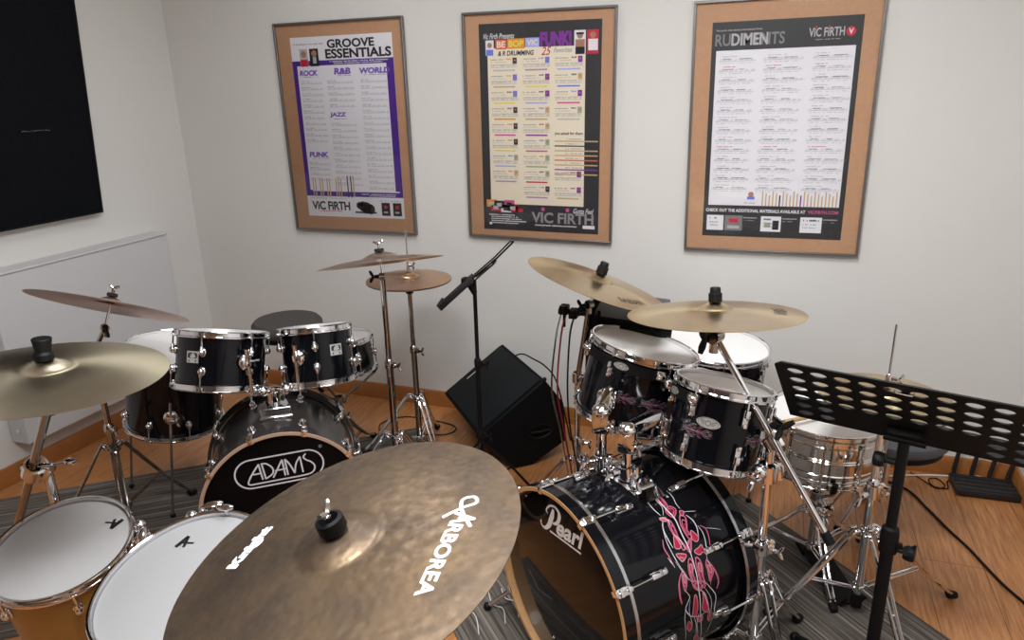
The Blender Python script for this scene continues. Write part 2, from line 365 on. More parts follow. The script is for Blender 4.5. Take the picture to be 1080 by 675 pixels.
# ------------------------------------------------------------------ posters
def poster(name_label, x0, x1, z0, z1, tilt, sheet, base_ink, draw):
    w, h = x1-x0, z1-z0
    cx, cz = (x0+x1)/2, (z0+z1)/2
    M = Matrix.Translation((cx, Y1-.004, cz)) @ Matrix.Rotation(math.radians(tilt), 4, 'Y') @ Matrix.Rotation(PI/2, 4, 'X')
    t = thing('framed_poster', name_label, 'poster', M, 'framed drumming posters on the back wall')
    fw, fd = .010, .022
    mb = MB()
    for a, b, c, d in ((0, h/2-fw/2, w, fw), (0, -h/2+fw/2, w, fw), (-w/2+fw/2, 0, fw, h-2*fw), (w/2-fw/2, 0, fw, h-2*fw)): mb.box((a, b, fd/2), (c, d, fd))
    mb.build('frame', 'alu_frame', t, bevel=.0015)
    MB().box((0, 0, .005), (w-.016, h-.016, .008)).build('backing_board', 'cardboard', t)
    sx0, sz0, sx1, sz1 = sheet
    S = Matrix.Translation((sx0-cx, sz1-cz, .0098))      # sheet coordinates: u right, v down from its top left corner
    sw, sh = sx1-sx0, sz1-sz0
    mb = MB().use(base_ink)
    mb.box((sx0-cx+sw/2, sz1-cz-sh/2, .0094), (sw, sh, .0008))
    class D:
        lay = 0
        def q(s, u0, v0, u1, v1, ink, l=1): mb.use(ink).quad(u0*sw, -v1*sh, u1*sw, -v0*sh, S, .0001*l)
        def t(s, txt, u0, v0, u1, v1, ink, bold=0, shear=0, spacing=1, l=2): mb.use(ink); put_text(mb, txt, u0*sw, -v1*sh, (u1-u0)*sw, (v1-v0)*sh, S, bold, shear, spacing, z=.0001*l)
        def disc(s, u, v, r, ink, l=2):
            n = 14; mb.use(ink).add([S @ V((u*sw+r*math.cos(2*PI*j/n), -v*sh+r*math.sin(2*PI*j/n), .0001*l)) for j in range(n)], [list(range(n))])
        def scrawl(s, u0, v, u1, hgt, ink, l=2, fill=.75, step=.006):
            u = u0
            while u < u1:
                du = random.uniform(.5, 1.6)*step
                if random.random() < fill: s.q(u, v-hgt*random.uniform(.3, .5), min(u1, u+du), v+hgt*random.uniform(.3, .5), ink, l)
                u += du*1.25
        def staff(s, u0, u1, v, ink='ink_lgrey', dark='ink_grey', l=2):
            s.q(u0, v-.0006, u1, v+.0006, ink, l); s.q(u0, v+.0022, u1, v+.003, ink, l)
            u = u0+.008
            while u < u1-.008:
                k = random.choice((2, 3, 4)); wd = k*.0085
                s.q(u, v-.0062, min(u1, u+wd), v-.0046, dark if random.random() < .6 else ink, l+1)
                for j in range(k):
                    s.q(u+j*.0085, v-.006, u+j*.0085+.0012, v+.002, ink, l+1); s.q(u+j*.0085-.002, v, u+j*.0085+.0015, v+.0025, ink, l+1)
                u += wd+random.choice((.004, .012, .02))
    draw(D())
    mb.build('poster_sheet', None, t)
    MB().box((0, 0, .0135), (w-.018, h-.018, .002)).build('glass_pane', 'pane_glass', t)
    return t

def draw_groove(d):
    d.q(0, .125, 1, .88, 'ink_purple', 1); d.q(.045, .152, .93, .845, 'paper_white', 2)
    d.q(.07, .845, .97, .852, 'paper_white', 2)
    d.scrawl(.03, .038, .33, .008, 'ink_grey', 2)
    d.t('GROOVE', .37, .018, .83, .064, 'ink_black', .035); d.t('ESSENTIALS', .345, .068, .985, .118, 'ink_black', .035)
    d.scrawl(.38, .134, .95, .006, 'paper_white', 3, .9); d.scrawl(.42, .144, .9, .005, 'paper_white', 3, .9)
    d.q(.085, .062, .165, .155, 'ink_lgrey', 3); d.disc(.125, .09, .015, 'ink_skin', 4); d.q(.088, .118, .162, .155, 'ink_red', 4)
    d.q(.185, .062, .275, .155, 'ink_black', 3); d.disc(.232, .088, .015, 'ink_skin', 4); d.q(.215, .10, .25, .14, 'ink_lgrey', 4)
    P = 'ink_purple2'
    for s, u0, v0, u1, v1 in (('ROCK', .065, .175, .25, .205), ('R&B', .415, .168, .58, .203), ('WORLD', .665, .172, .96, .203), ('JAZZ', .33, .405, .50, .435), ('FUNK', .075, .625, .275, .655)):
        d.t(s, u0, v0, u1, v1, P, .05, .1, l=4)
        d.scrawl(u0+.03, v1+.006, u1, .005, 'ink_grey', 4)
    for c0, c1, rows in ((.065, .285, [.235+.032*i for i in range(11)]+[.685+.03*i for i in range(4)]), (.335, .60, [.235+.032*i for i in range(5)]+[.465+.0335*i for i in range(11)]), (.665, .92, [.235+.0325*i for i in range(19)])):
        for v in rows:
            d.scrawl(c0, v, c0+.09, .004, 'ink_grey', 3); d.staff(c0, c1, v+.012, l=3)
    for k, u in enumerate((.075, .10, .15, .175, .225, .25, .32, .345, .37, .44, .475, .50)):
        d.q(u, .775 if k < 9 else .76, u+.012, .885, 'ink_tan' if k not in (9, 10) else 'ink_charcoal', 4)
    d.scrawl(.58, .864, .93, .006, 'paper_white', 4, .9); d.scrawl(.66, .873, .93, .005, 'paper_white', 4, .9)
    d.scrawl(.05, .892, .42, .005, 'ink_lgrey', 4)
    d.t('ViC FiRTH', .045, .91, .45, .962, 'ink_black', .03, spacing=.95); d.scrawl(.12, .968, .36, .006, 'ink_red', 4, .9)
    for u, v, r in ((.55, .93, .018), (.585, .935, .026), (.62, .943, .03), (.66, .95, .026)): d.disc(u, v, r, 'ink_charcoal', 3)
    d.q(.50, .965, .72, .975, 'ink_charcoal', 3)
    for u in (.775, .89):
        d.scrawl(u-.02, .9, u+.08, .005, 'ink_grey', 3); d.q(u, .91, u+.085, .985, 'ink_black', 3); d.disc(u+.042, .935, .009, 'ink_red', 4); d.q(u+.02, .96, u+.06, .97, 'ink_lgrey', 4)

def draw_funk(d):
    d.q(.07, .112, .875, .865, 'paper_cream', 1)
    d.t('Vic Firth Presents', .04, .045, .30, .07, 'paper_white', .012, .35)
    d.q(.055, .075, .125, .145, 'paper_white', 2); d.disc(.09, .098, .011, 'ink_skin', 3); d.q(.06, .118, .12, .145, 'ink_blue', 3)
    for u0, v0, u1, v1, ink, s in ((.14, .073, .235, .118, 'ink_coral', 'BE'), (.24, .071, .385, .117, 'ink_orange', 'BOP'), (.39, .070, .505, .112, 'ink_lblue', 'VIC')):
        d.q(u0, v0, u1, v1, ink, 3); d.t(s, u0+.012, v0+.008, u1-.012, v1-.008, 'paper_cream' if s != 'BOP' else 'ink_yellow', .03, l=4)
    d.q(.505, .052, .765, .112, 'ink_charcoal', 2); d.t('FUNK!', .512, .045, .765, .112, 'ink_violet', .06, l=4)
    d.t('& R DRUMMING', .16, .125, .46, .148, 'ink_black', .03, .2, l=3); d.t('Favorites', .62, .118, .77, .14, 'ink_grey', .01, .4, l=3); d.t('25', .52, .112, .60, .15, 'ink_red', .01, .3, l=3)
    d.q(.785, .045, .875, .15, 'paper_white', 2); d.disc(.83, .068, .013, 'ink_skin', 3); d.q(.80, .055, .86, .064, 'ink_black', 4); d.q(.795, .085, .868, .12, 'ink_skin', 3); d.q(.795, .118, .868, .15, 'ink_black', 3)
    d.q(.885, .045, .975, .15, 'ink_red', 2); d.disc(.93, .068, .013, 'ink_skin', 3); d.q(.895, .085, .97, .135, 'paper_white', 3)
    bars = [['ink_sage', 'ink_lilac', 'ink_lblue'], ['ink_tan', 'ink_yellow', 'ink_blue'], ['ink_yellow', 'ink_lblue', 'ink_pink'], ['ink_orange', 'ink_tan', 'ink_sage'],
            ['ink_pink', 'ink_violet', None], ['ink_yellow', 'ink_pink', None], ['ink_lblue', 'ink_green', None], ['ink_lilac', 'ink_red', None], [None, 'ink_lilac', 'ink_tan']]
    for r in range(9):
        for c in range(3):
            u0 = (.095, .365, .63)[c]; v = .165+r*.0765
            if c == 2 and r in (4, 5, 6): continue
            if c == 0 and r == 8: continue
            d.scrawl(u0, v, u0+.11, .005, 'ink_grey', 3, .9); d.scrawl(u0, v+.011, u0+.13, .004, 'ink_lgrey', 3)
            d.scrawl(u0+.135, v-.002, u0+.175, .008, random.choice(['ink_violet', 'ink_blue', 'ink_red', 'ink_orange', 'ink_charcoal']), 3, .95)
            d.q(u0+.187, v-.008, u0+.222, v+.02, random.choice(['ink_violet', 'ink_charcoal', 'ink_blue', 'ink_tan', 'ink_green']), 3); d.disc(u0+.204, v+.004, .004, 'ink_skin', 4)
            d.scrawl(u0, v+.024, u0+.22, .006, 'ink_lgrey', 3, .9, .004)
            d.staff(u0, u0+.225, v+.034, l=3)
            if bars[r][c]: d.q(u0+.02, v+.046, u0+.205, v+.053, bars[r][c], 3)
    d.t('you asked for them', .63, .503, .86, .522, 'ink_black', .02, l=3)
    for i, ink in enumerate(('ink_tan', 'ink_charcoal', 'ink_tan', 'ink_tan', 'ink_coral', 'ink_tan', 'ink_violet', 'ink_tan')):
        v = .545+i*.0228; d.q(.63, v, .985, v+.006, ink, 3); d.scrawl(.72, v-.007, .86, .005, 'ink_grey', 3)
    for u, v, ink in ((.03, .845, 'ink_orange'), (.10, .85, 'ink_charcoal'), (.19, .845, 'ink_pink'), (.07, .865, 'ink_red'), (.16, .87, 'paper_white'), (.22, .865, 'ink_red'), (.29, .875, 'ink_charcoal')):
        d.q(u, v, u+.09, v+.038, ink, 3); d.q(u+.02, v+.012, u+.065, v+.03, random.choice(['ink_black', 'ink_lgrey', 'ink_red']), 4)
    for i in range(5): d.scrawl(.05+.02*(i > 0), .922+.0105*i, .28+.03*(i % 3)+.1*(i == 3), .006, 'paper_white', 3, .93)
    d.t('VIC FIRTH', .43, .90, .96, .955, 'ink_grey', .03, l=3); d.disc(.53, .885, .009, 'ink_pink'); d.disc(.74, .885, .009, 'ink_pink')
    d.scrawl(.46, .967, .82, .007, 'paper_white', 4, .93); d.t('Gotta Feel', .79, .875, .96, .9, 'paper_white', .01, .4, l=4); d.q(.87, .958, .97, .975, 'paper_white', 4)
    d.q(.05, .962, .075, .975, 'paper_white', 3)

def draw_rud(d):
    d.q(.035, .125, .965, .845, 'paper_white', 1)
    d.t('Percussive Arts Society International Drum', .03, .032, .345, .043, 'ink_lgrey', .01)
    d.t('RUDIMENTS', .025, .052, .50, .105, 'ink_title', .02); d.t('DIMEN', .137, .052, .387, .105, 'ink_lgrey', .02, l=3)
    d.t('ViC FiRTH', .655, .045, .885, .083, 'ink_lgrey', .02); d.disc(.70, .042, .004, 'ink_red', 3); d.disc(.785, .042, .004, 'ink_red', 3)
    d.disc(.925, .066, .017, 'ink_red', 2); d.t('V', .91, .055, .94, .078, 'paper_white', .03, l=4); d.scrawl(.70, .095, .86, .005, 'ink_grey', 3)
    for c, (u0, u1) in enumerate(((.055, .315), (.365, .635), (.695, .955))):
        for r in range(14):
            if c == 0 and r == 13: pass
            v = .152+r*.0457
            d.scrawl(u0+.02, v, u0+random.uniform(.09, .16), .0045, 'ink_lgrey' if r not in (1, 9) else 'ink_pink', 3)
            d.q(u0+.03, v+.009, u0+.03+random.uniform(.05, .09), v+.0125, 'ink_grey', 3); d.q(u0+.14, v+.009, u0+.14+random.uniform(.04, .1), v+.0125, random.choice(['ink_grey', 'ink_lgrey']), 3)
            d.staff(u0, u1, v+.019, l=3); d.scrawl(u0+.01, v+.029, u1-.02, .004, 'ink_lgrey', 3, .55, .004)
    d.disc(.345, .79, .011, 'ink_skin'); d.q(.318, .80, .372, .815, 'ink_blue', 3); d.scrawl(.30, .832, .38, .005, 'ink_grey', 3)
    for i in range(22):
        u = .425+i*.0245; d.q(u, .772+.01*(i % 3), u+.010, .845, 'ink_tan' if i not in (5, 11) else ('ink_charcoal' if i == 5 else 'ink_violet'), 3)
    d.t('CHECK OUT THE ADDITIONAL MATERIALS AVAILABLE AT', .02, .862, .74, .878, 'paper_white', .03); d.t('VICFIRTH.COM', .755, .862, .965, .878, 'ink_pink', .03)
    for u0, u1, ink in ((.03, .155, 'paper_white'), (.165, .295, 'ink_title'), (.43, .575, 'paper_white'), (.71, .86, 'paper_white')):
        d.q(u0, .895, u1, .97, ink, 2)
        if ink == 'paper_white': d.scrawl(u0+.02, .91, u1-.02, .01, 'ink_black', 3); d.scrawl(u0+.02, .93, u1-.04, .006, 'ink_grey', 3); d.scrawl(u0+.02, .945, u1-.04, .006, 'ink_grey', 3)
        else: d.q(u0+.03, .91, u1-.03, .93, 'ink_red', 3); d.q(u0+.02, .945, u1-.02, .96, 'ink_lgrey', 3)
    for u in (.30, .585, .865): d.scrawl(u, .905, u+.1, .006, 'ink_lgrey', 3, .9); d.scrawl(u, .918, u+.08, .005, 'ink_grey', 3)
    d.q(.515, .915, .56, .96, 'ink_black', 3); d.q(.455, .925, .50, .95, 'ink_green', 3)

poster('framed poster with purple bordered white sheet headed GROOVE ESSENTIALS, leftmost of three', -2.36, -1.66, .913, 1.912, -.2, (-2.276, .988, -1.722, 1.845), 'paper_white', draw_groove)
poster('framed poster of cream sheet on black with a purple FUNK heading, middle of three', -1.372, -.684, .92, 1.906, .4, (-1.297, .958, -.747, 1.857), 'ink_charcoal', draw_funk)
poster('framed poster with white chart on black headed RUDIMENTS, rightmost of three', -.372, .313, .912, 1.90, -.4, (-.299, .976, .243, 1.819), 'ink_charcoal', draw_rud)

# ------------------------------------------------------------------ wall-mounted things on the left
t = thing('acoustic_panel', 'black felt covered acoustic panel hung on the left wall', 'panel', Matrix.Translation((X0+.036, 1.9, 1.5)) @ Matrix.Rotation(math.radians(4.5), 4, 'Y'))
MB().box((.024, -.3, .06), (.040, 1.9, .96)).build('felt_panel', 'panel_felt', t, bevel=.003)
mb = MB()
for a, b, c, d in ((-.3, -.416, 1.904, .008), (-.3, .536, 1.904, .008), (.648, .06, .008, .96), (-1.248, .06, .008, .96)): mb.box((.0245, a, b), (.043, c, d))
mb.build('edge_trim', 'powder_black', t)
mb = MB().use('ink_grey')
for k in range(14):
    mb.box((.0446, .32+.009*k+random.uniform(-.002, .002), -.03+random.uniform(-.002, .002)), (.0008, .006*random.random()+.001, .002))
mb.build('scratch_mark', None, t)

t = thing('wall_heater', 'long white panel heater on the left wall below the black panel', 'heater', (X0, 2.4, 0))
mb = MB(); mb.box((.055, -.02, .55), (.10, .93, .735)); mb.build('casing', 'heater', t, bevel=.004)
mb = MB(); mb.box((.055, -.02, .9225), (.112, .94, .010)); mb.build('top_grille', 'heater', t, bevel=.003)
MB().tube([(.06, -.4875, .24), (.06, -.492, .24)], .009, 16).build('screw_cap', 'plastic_white', t)

# ------------------------------------------------------------------ drums
def wing(mb, c, d, up, s=1):
    """wing screw at c pointing along d, wings spread along up"""
    c, d, up = V(c), V(d).normalized(), V(up).normalized(); mb.tube([c, c+d*.014*s], .0055*s, 10)
    e = c+d*.018*s
    for g in (1, -1): mb.tube([e, e+up*g*.010*s+d*.006*s, e+up*g*.018*s+d*.010*s], [.004*s, .0052*s, .0035*s], 8)
def hoop(mb, Rs, sgn=1, z0=0, h=.011):
    """triple-flanged counterhoop; sgn -1 turns it over"""
    p = [(Rs+.0025, -.012), (Rs+.0025, h-.002), (Rs+.005, h), (Rs+.0095, h), (Rs+.0115, h-.002), (Rs+.0095, h-.0035), (Rs+.0055, h-.004), (Rs+.0055, -.006), (Rs+.0125, -.008), (Rs+.0125, -.0115), (Rs+.004, -.0125)]
    mb.lathe([(r, z0+sgn*z) for r, z in p], n=80, closed=True)
def shell_pt(R, a, s, z, off):  # s: arc length along the wall from angle a
    q = a+s/R
    return V(((R+off)*math.cos(q), (R+off)*math.sin(q), z))
def flame_decal(R, ang, z0, length, width, name, parent, along='arc', rev=1, wk=.62, dim=False):
    """symmetrical pink and red flame line-work wrapped on a shell"""
    mb = MB()
    if along == 'arc': fn0 = lambda u, v, o: shell_pt(R, ang, rev*u*length, z0+v*width, o)
    for (pts, w, m, o) in FLAMES:
        for sg in (1, -1):
            P = bez([(a, b*sg, 0) for a, b in pts], 5)
            k = len(P); ws = [max(.05, math.sin(PI*(.08+.92*i/(k-1)))) * w*wk for i in range(k)]
            mb.use('pink_dim' if dim and m != 'silver_ink' else m)
            k2 = len(P); L = []; Rr = []
            for i in range(k2):
                a = P[max(0, i-1)]; b = P[min(k2-1, i+1)]; d = V(((b.x-a.x)*length, (b.y-a.y)*width)); d.normalize(); nn = V((-d.y, d.x))*ws[i]/2
                for lst, q in ((L, 1), (Rr, -1)): lst.append(fn0(P[i].x+q*nn.x/length, P[i].y+q*nn.y/width, o))
            mb.add(L+Rr, [[i, i+1, k2+i+1, k2+i] for i in range(k2-1)])
    return mb.build(name, None, parent)
FLAMES = []
def _fl():
    A = FLAMES.append
    for (p, w) in (([(.10, .04), (.17, .16), (.25, .12)], .020), ([(.21, .22), (.28, .42), (.34, .36)], .022), ([(.30, .16), (.37, .34), (.45, .42)], .030), ([(.40, .52), (.45, .44), (.47, .28)], .026),
                   ([(.50, .12), (.56, .24), (.63, .16)], .024), ([(.56, .62), (.62, .78), (.68, .80)], .016), ([(.66, .08), (.74, .26), (.82, .16)], .026), ([(.80, .34), (.86, .46), (.92, .38)], .020), ([(.88, .04), (.95, .12), (1.0, .06)], .014)):
        A((p, w, 'red_ink', .0014))
        A(([(a, b+.05) for a, b in p], w*.30, 'pink_ink', .0019)); A(([(a, b-.04) for a, b in p], w*.22, 'pink_ink', .0019))
    A(([(.02, .03), (.12, .20), (.22, .14)], .007, 'pink_ink', .0017)); A(([(.14, .10), (.26, .10), (.40, .12), (.5, .05)], .008, 'pink_ink', .0018))
    A(([(.50, .10), (.58, .30), (.68, .28), (.74, .08)], .009, 'pink_ink', .0017)); A(([(.54, .44), (.62, .95), (.74, .92)], .008, 'pink_ink', .0016)); A(([(.54, .48), (.62, .60), (.72, .70)], .006, 'pink_ink', .0016))
    for p in ([(-.05, .75), (.06, .55), (.18, .35)], [(-.02, .30), (.08, .20), (.2, .3)], [(.20, .45), (.32, .92), (.46, .98), (.50, .80)], [(.22, .50), (.36, .75), (.48, .66), (.56, .46)], [(.30, .88), (.40, 1.15), (.48, 1.1)],
              [(.70, .30), (.80, .62), (.92, .60), (1.03, .42)], [(.74, .2), (.86, .30), (1.0, .22)], [(0, .02), (.3, .03), (.6, .03), (1.03, .02)], [(.10, .30), (.24, .60), (.3, .62)]):
        A((p, .0028, 'silver_ink', .0015))
_fl()

def badge(parent, R, a, z, kind, k_=1.0):
    mb = MB()
    if kind == 'oval':
        w, h = .030*k_, .0155*k_; pts = [(w*math.cos(q)*(1+.06*math.cos(4*q)), h*math.sin(q)*(1+.08*math.cos(2*q))) for q in [2*PI*i/32 for i in range(32)]]
        mb.use('badge_silver')
        o = [shell_pt(R, a, s, z+zz, .002) for s, zz in pts]; o2 = [shell_pt(R, a, s, z+zz, .0) for s, zz in pts]
        k = len(o); mb.add(o+o2+[shell_pt(R, a, 0, z, .002)], [[i, (i+1) % k, 2*k] for i in range(k)]+[[i, (i+1) % k, k+(i+1) % k, k+i] for i in range(k)])
        mb.use('dark_ink')
        fn = lambda x, y: shell_pt(R, a, x, z+y, .0026)
        stroke(mb, [(.0065*math.cos(q), .0065*math.sin(q)) for q in [2*PI*i/16 for i in range(16)]], .0016, fn, True)
        for s in (-1, 1):
            for k in range(3): stroke(mb, [(s*.009, .004-.004*k), (s*(.022-.003*k), .006-.005*k)], .0013, fn)
        stroke(mb, [(w*.88*math.cos(q), h*.86*math.sin(q)) for q in [2*PI*i/24 for i in range(24)]], .0008, fn, True)
    else:
        w, h = .022, .019; mb.use('badge_silver')
        g = [[shell_pt(R, a, -w+2*w*i/6, z+sy*h, .002) for i in range(7)] for sy in (-1, 1)]; g2 = [[shell_pt(R, a, -w+2*w*i/6, z+sy*h, 0) for i in range(7)] for sy in (-1, 1)]
        mb.add(g[0]+g[1], [[i, i+1, 8+i, 7+i] for i in range(6)])
        for A_, B_ in ((g[0], g2[0]), (g[1], g2[1])): mb.add(A_+B_, [[i, i+1, 8+i, 7+i] for i in range(6)])
        fn = lambda x, y: shell_pt(R, a, x, z+y, .0025)
        mb.use('black_ink')
        pts = [(.018*math.copysign(abs(math.cos(q))**.5, math.cos(q)), .005+.0095*math.copysign(abs(math.sin(q))**.6, math.sin(q))) for q in [2*PI*i/24 for i in range(24)]]
        mb.add([fn(*p) for p in pts], [list(range(24))]); stroke(mb, [(-.015, -.0125), (.015, -.0125)], .006, fn)
        mb.use('silver_ink'); f2 = lambda x, y: shell_pt(R, a, x, z+y, .003)
        stroke(mb, [(.009*math.cos(q), .0055+.0055*math.sin(q)) for q in [2*PI*i/14 for i in range(14)]], .001, f2, True); stroke(mb, [(-.006, .004), (.006, .004)], .0012, f2); stroke(mb, [(-.012, -.0125), (.012, -.0125)], .0012, f2)
    return tag(mb.build('badge', None, parent), 'silver maker badge')

def lug(mb, kind, R, a, L, end):
    """end: +1 by the top head, -1 by the bottom head"""
    T = radial(a)
    zc = -.058 if end > 0 else -(L-.058)
    sg = 1 if end > 0 else -1
    if kind == 'ball':
        mb.ball((R+.010, 0, zc), (.011, .0105, .012), T); mb.ball((R+.002, 0, zc), (.006, .012, .016), T)
        mb.tube([T @ V((R+.0105, 0, zc)), T @ V((R+.0105, 0, zc+sg*.020))], [.0075, .0045], 12)
    elif kind == 'bridge':
        mb.box((R+.006, 0, zc+sg*.006), (.012, .016, .046), T, .003); mb.box((R+.014, 0, zc+sg*.018), (.012, .013, .022), T, .003)
        mb.box((R+.012, 0, zc-sg*.014), (.008, .011, .012), T, .002)
    return T
def tension(mb, R, a, z_in, z_out, sg):
    T = radial(a); x = R+.0105
    mb.tube([T @ V((x, 0, z_in)), T @ V((x, 0, z_out))], .0026, 8)
    mb.tube([T @ V((x, 0, z_out-sg*.002)), T @ V((x, 0, z_out+sg*.006))], .0042, 8)
    mb.box((x, 0, z_out-sg*.005), (.011, .013, .004), T, .001)

def tom(name, label, cat, M, r, L, nl, a0, lugkind, shellmat, badge_a=None, bkind='oval', hoopmat='chrome', head='drumhead', group=None, logo=False, beads=False, batter_label=None):
    t = thing(name, label, cat, M, group); R = r-.0115
    MB().lathe([(R, -.006), (R, -L+.006), (R-.006, -L+.004), (R-.006, -.004)], n=80, closed=True).build('shell', shellmat, t)
    mb = MB(); hoop(mb, R); mb.build('hoop', hoopmat, t)
    mb = MB(); hoop(mb, R, -1, -L); mb.build('hoop', hoopmat, t)
    MB().lathe([(0, .0012), (R-.010, .0012), (R-.001, .0), (R+.002, -.003), (R+.002, -.010), (R-.004, -.010), (R-.004, -.0015), (0, -.0005)], n=80).build('drumhead', head, t)
    MB().lathe([(0, -L-.0012), (R-.010, -L-.0012), (R+.002, -L+.003), (R+.002, -L+.010), (R-.004, -L+.01), (R-.004, -L+.001), (0, -L)], n=80).build('drumhead', 'drumhead_clear', t)
    for i in range(nl):
        a = a0+2*PI*i/nl
        if lugkind == 'tube':
            mb = MB(); T = radial(a); mb.tube([T @ V((R+.0105, 0, -.020)), T @ V((R+.0105, 0, -L+.020))], .0042, 10)
            for z in (-.028, -L/2, -L+.028): mb.tube([T @ V((R-.001, 0, z)), T @ V((R+.0105, 0, z))], .0045, 8)
            mb.box((R+.005, 0, -L/2), (.010, .012, .03), T, .002)
            mb.build('lug', hoopmat, t)
            for s, z1, z2 in ((1, -.022, .000), (-1, -L+.022, -L)):
                mb = MB(); tension(mb, R, a, z1, z2, s); mb.build('tension_rod', hoopmat, t)
        else:
            for s in (1, -1):
                mb = MB(); lug(mb, lugkind, R, a, L, s); lo = mb.build('lug', 'chrome', t)
                mb = MB(); z2 = 0.0 if s > 0 else -L; tension(mb, R, a, (-.045 if s > 0 else -L+.045), z2, s); mb.build('tension_rod', 'chrome', t)
    if beads:
        mb = MB()
        for z in (-.035, -L/2-.004, -L/2+.004, -L+.035): mb.lathe([(R, z-.003), (R+.0025, z), (R, z+.003)], n=80)
        mb.build('shell_bead', hoopmat, t)
    if badge_a is not None: badge(t, R, badge_a, -.085 if bkind == 'oval' else -.075, bkind)
    return t
def az(deg): return math.radians(deg)

def bass(name, label, M, r, L, a0deg, shellmat, spec):
    """drum axis = local z (front head), local x to the drum's side, local y up"""
    t = thing(name, label, 'bass drum', M); R = r-.016; hw = .042
    MB().lathe([(R, -.030), (R, -L+.030), (R-.007, -L+.028), (R-.007, -.028)], n=112, closed=True).build('shell', shellmat, t)
    for s, z0 in ((-1, 0), (1, -L)):
        mb = MB().use(spec['hoop_out'])
        zi = z0+s*hw; xx = [(r, z0+s*.002), (r, zi)]
        mb.lathe([(r, z0+s*.001), (r, zi), (R+.004, zi)], n=112)
        mb.use(spec['hoop_edge']); mb.lathe([(r, z0+s*.001), (r-.001, z0), (R+.0045, z0), (R+.0035, z0+s*.001), (R+.0035, z0+s*.03)], n=112)
        h = mb.build('hoop', None, t)
        if spec.get('inlay'): 
            zc = z0+s*hw*.93
            MB().lathe([(r+.0002, zc-.005), (r+.0012, zc-.0045), (r+.0012, zc+.0045), (r+.0002, zc+.005)], n=112).build('hoop_inlay', 'steel', h)
    MB().lathe([(0, -.018), (R-.008, -.018), (R+.003, -.022), (R+.003, -.030), (R-.003, -.030), (0, -.020)], n=112).build('drumhead', spec['head'], t)
    MB().lathe([(0, -L+.018), (R-.008, -L+.018), (R+.003, -L+.022), (R+.003, -L+.030), (R-.003, -L+.030), (0, -L+.020)], n=112).build('drumhead', 'drumhead', t)
    for k in range(10):
        th = math.radians(a0deg+36*k); a = PI/2-th
        if math.sin(a) < -.93: continue
        for s, z0 in ((-1, 0), (1, -L)):
            T = radial(a); mb = MB(); x = r+.006
            # claw hooked over the hoop
            mb.box((r+.005, 0, z0+s*.018), (.008, .022, .040), T, .003); mb.box((r-.003, 0, z0-s*.0025), (.020, .016, .005), T, .002); mb.box((r+.007, 0, z0+s*.036), (.012, .013, .014), T, .003)
            c = mb.build('claw', 'chrome', t)
            zl = z0+s*(spec['lug_z'])
            mb = MB(); mb.tube([T @ V((r+.007, 0, z0+s*.010)), T @ V((r+.004, 0, zl))], .003, 8); mb.tube([T @ V((r+.007, 0, z0+s*.002)), T @ V((r+.007, 0, z0+s*.012))], .0045, 8)
            if spec['lug'] == 'bridge':
                mb.box((r+.012, 0, z0+s*.008), (.005, .020, .008), T, .001)
            mb.build('tension_rod', 'chrome', t)
            mb = MB()
            if spec['lug'] == 'ball':
                mb.ball((R+.013, 0, zl), (.012, .012, .015), T); mb.ball((R+.002, 0, zl), (.006, .014, .02), T)
                mb.tube([T @ V((R+.014, 0, zl)), T @ V((R+.016, 0, zl-s*.024))], [.009, .005], 12)
            else:
                mb.box((R+.007, 0, zl+s*.012), (.014, .018, .055), T, .004); mb.box((R+.017, 0, zl-s*.002), (.014, .014, .03), T, .004); mb.box((R+.013, 0, zl+s*.03), (.010, .012, .016), T, .003)
            mb.build('lug', 'chrome', t)
    return t, R
def spur(t, R, r, th, zc, toe=.14, out=.10):
    """folding bass drum leg in the drum's own frame (y up)"""
    a = PI/2-math.radians(th); T = radial(a); mb = MB()
    p = T @ V((R+.012, 0, zc)); mb.box((R+.006, 0, zc), (.014, .05, .05), T, .005); sg = math.copysign(1, math.cos(a))
    q = V((p.x+sg*out, -r+.012, zc+toe)); mb.tube([p, q], .0075, 12); mb.tube([p-(q-p)*.15, p+(q-p)*.25], .011, 12)
    s = mb.build('spur', 'chrome', t); MB().ball(q, (.013, .013, .013)).build('rubber_foot', 'rubber', s)

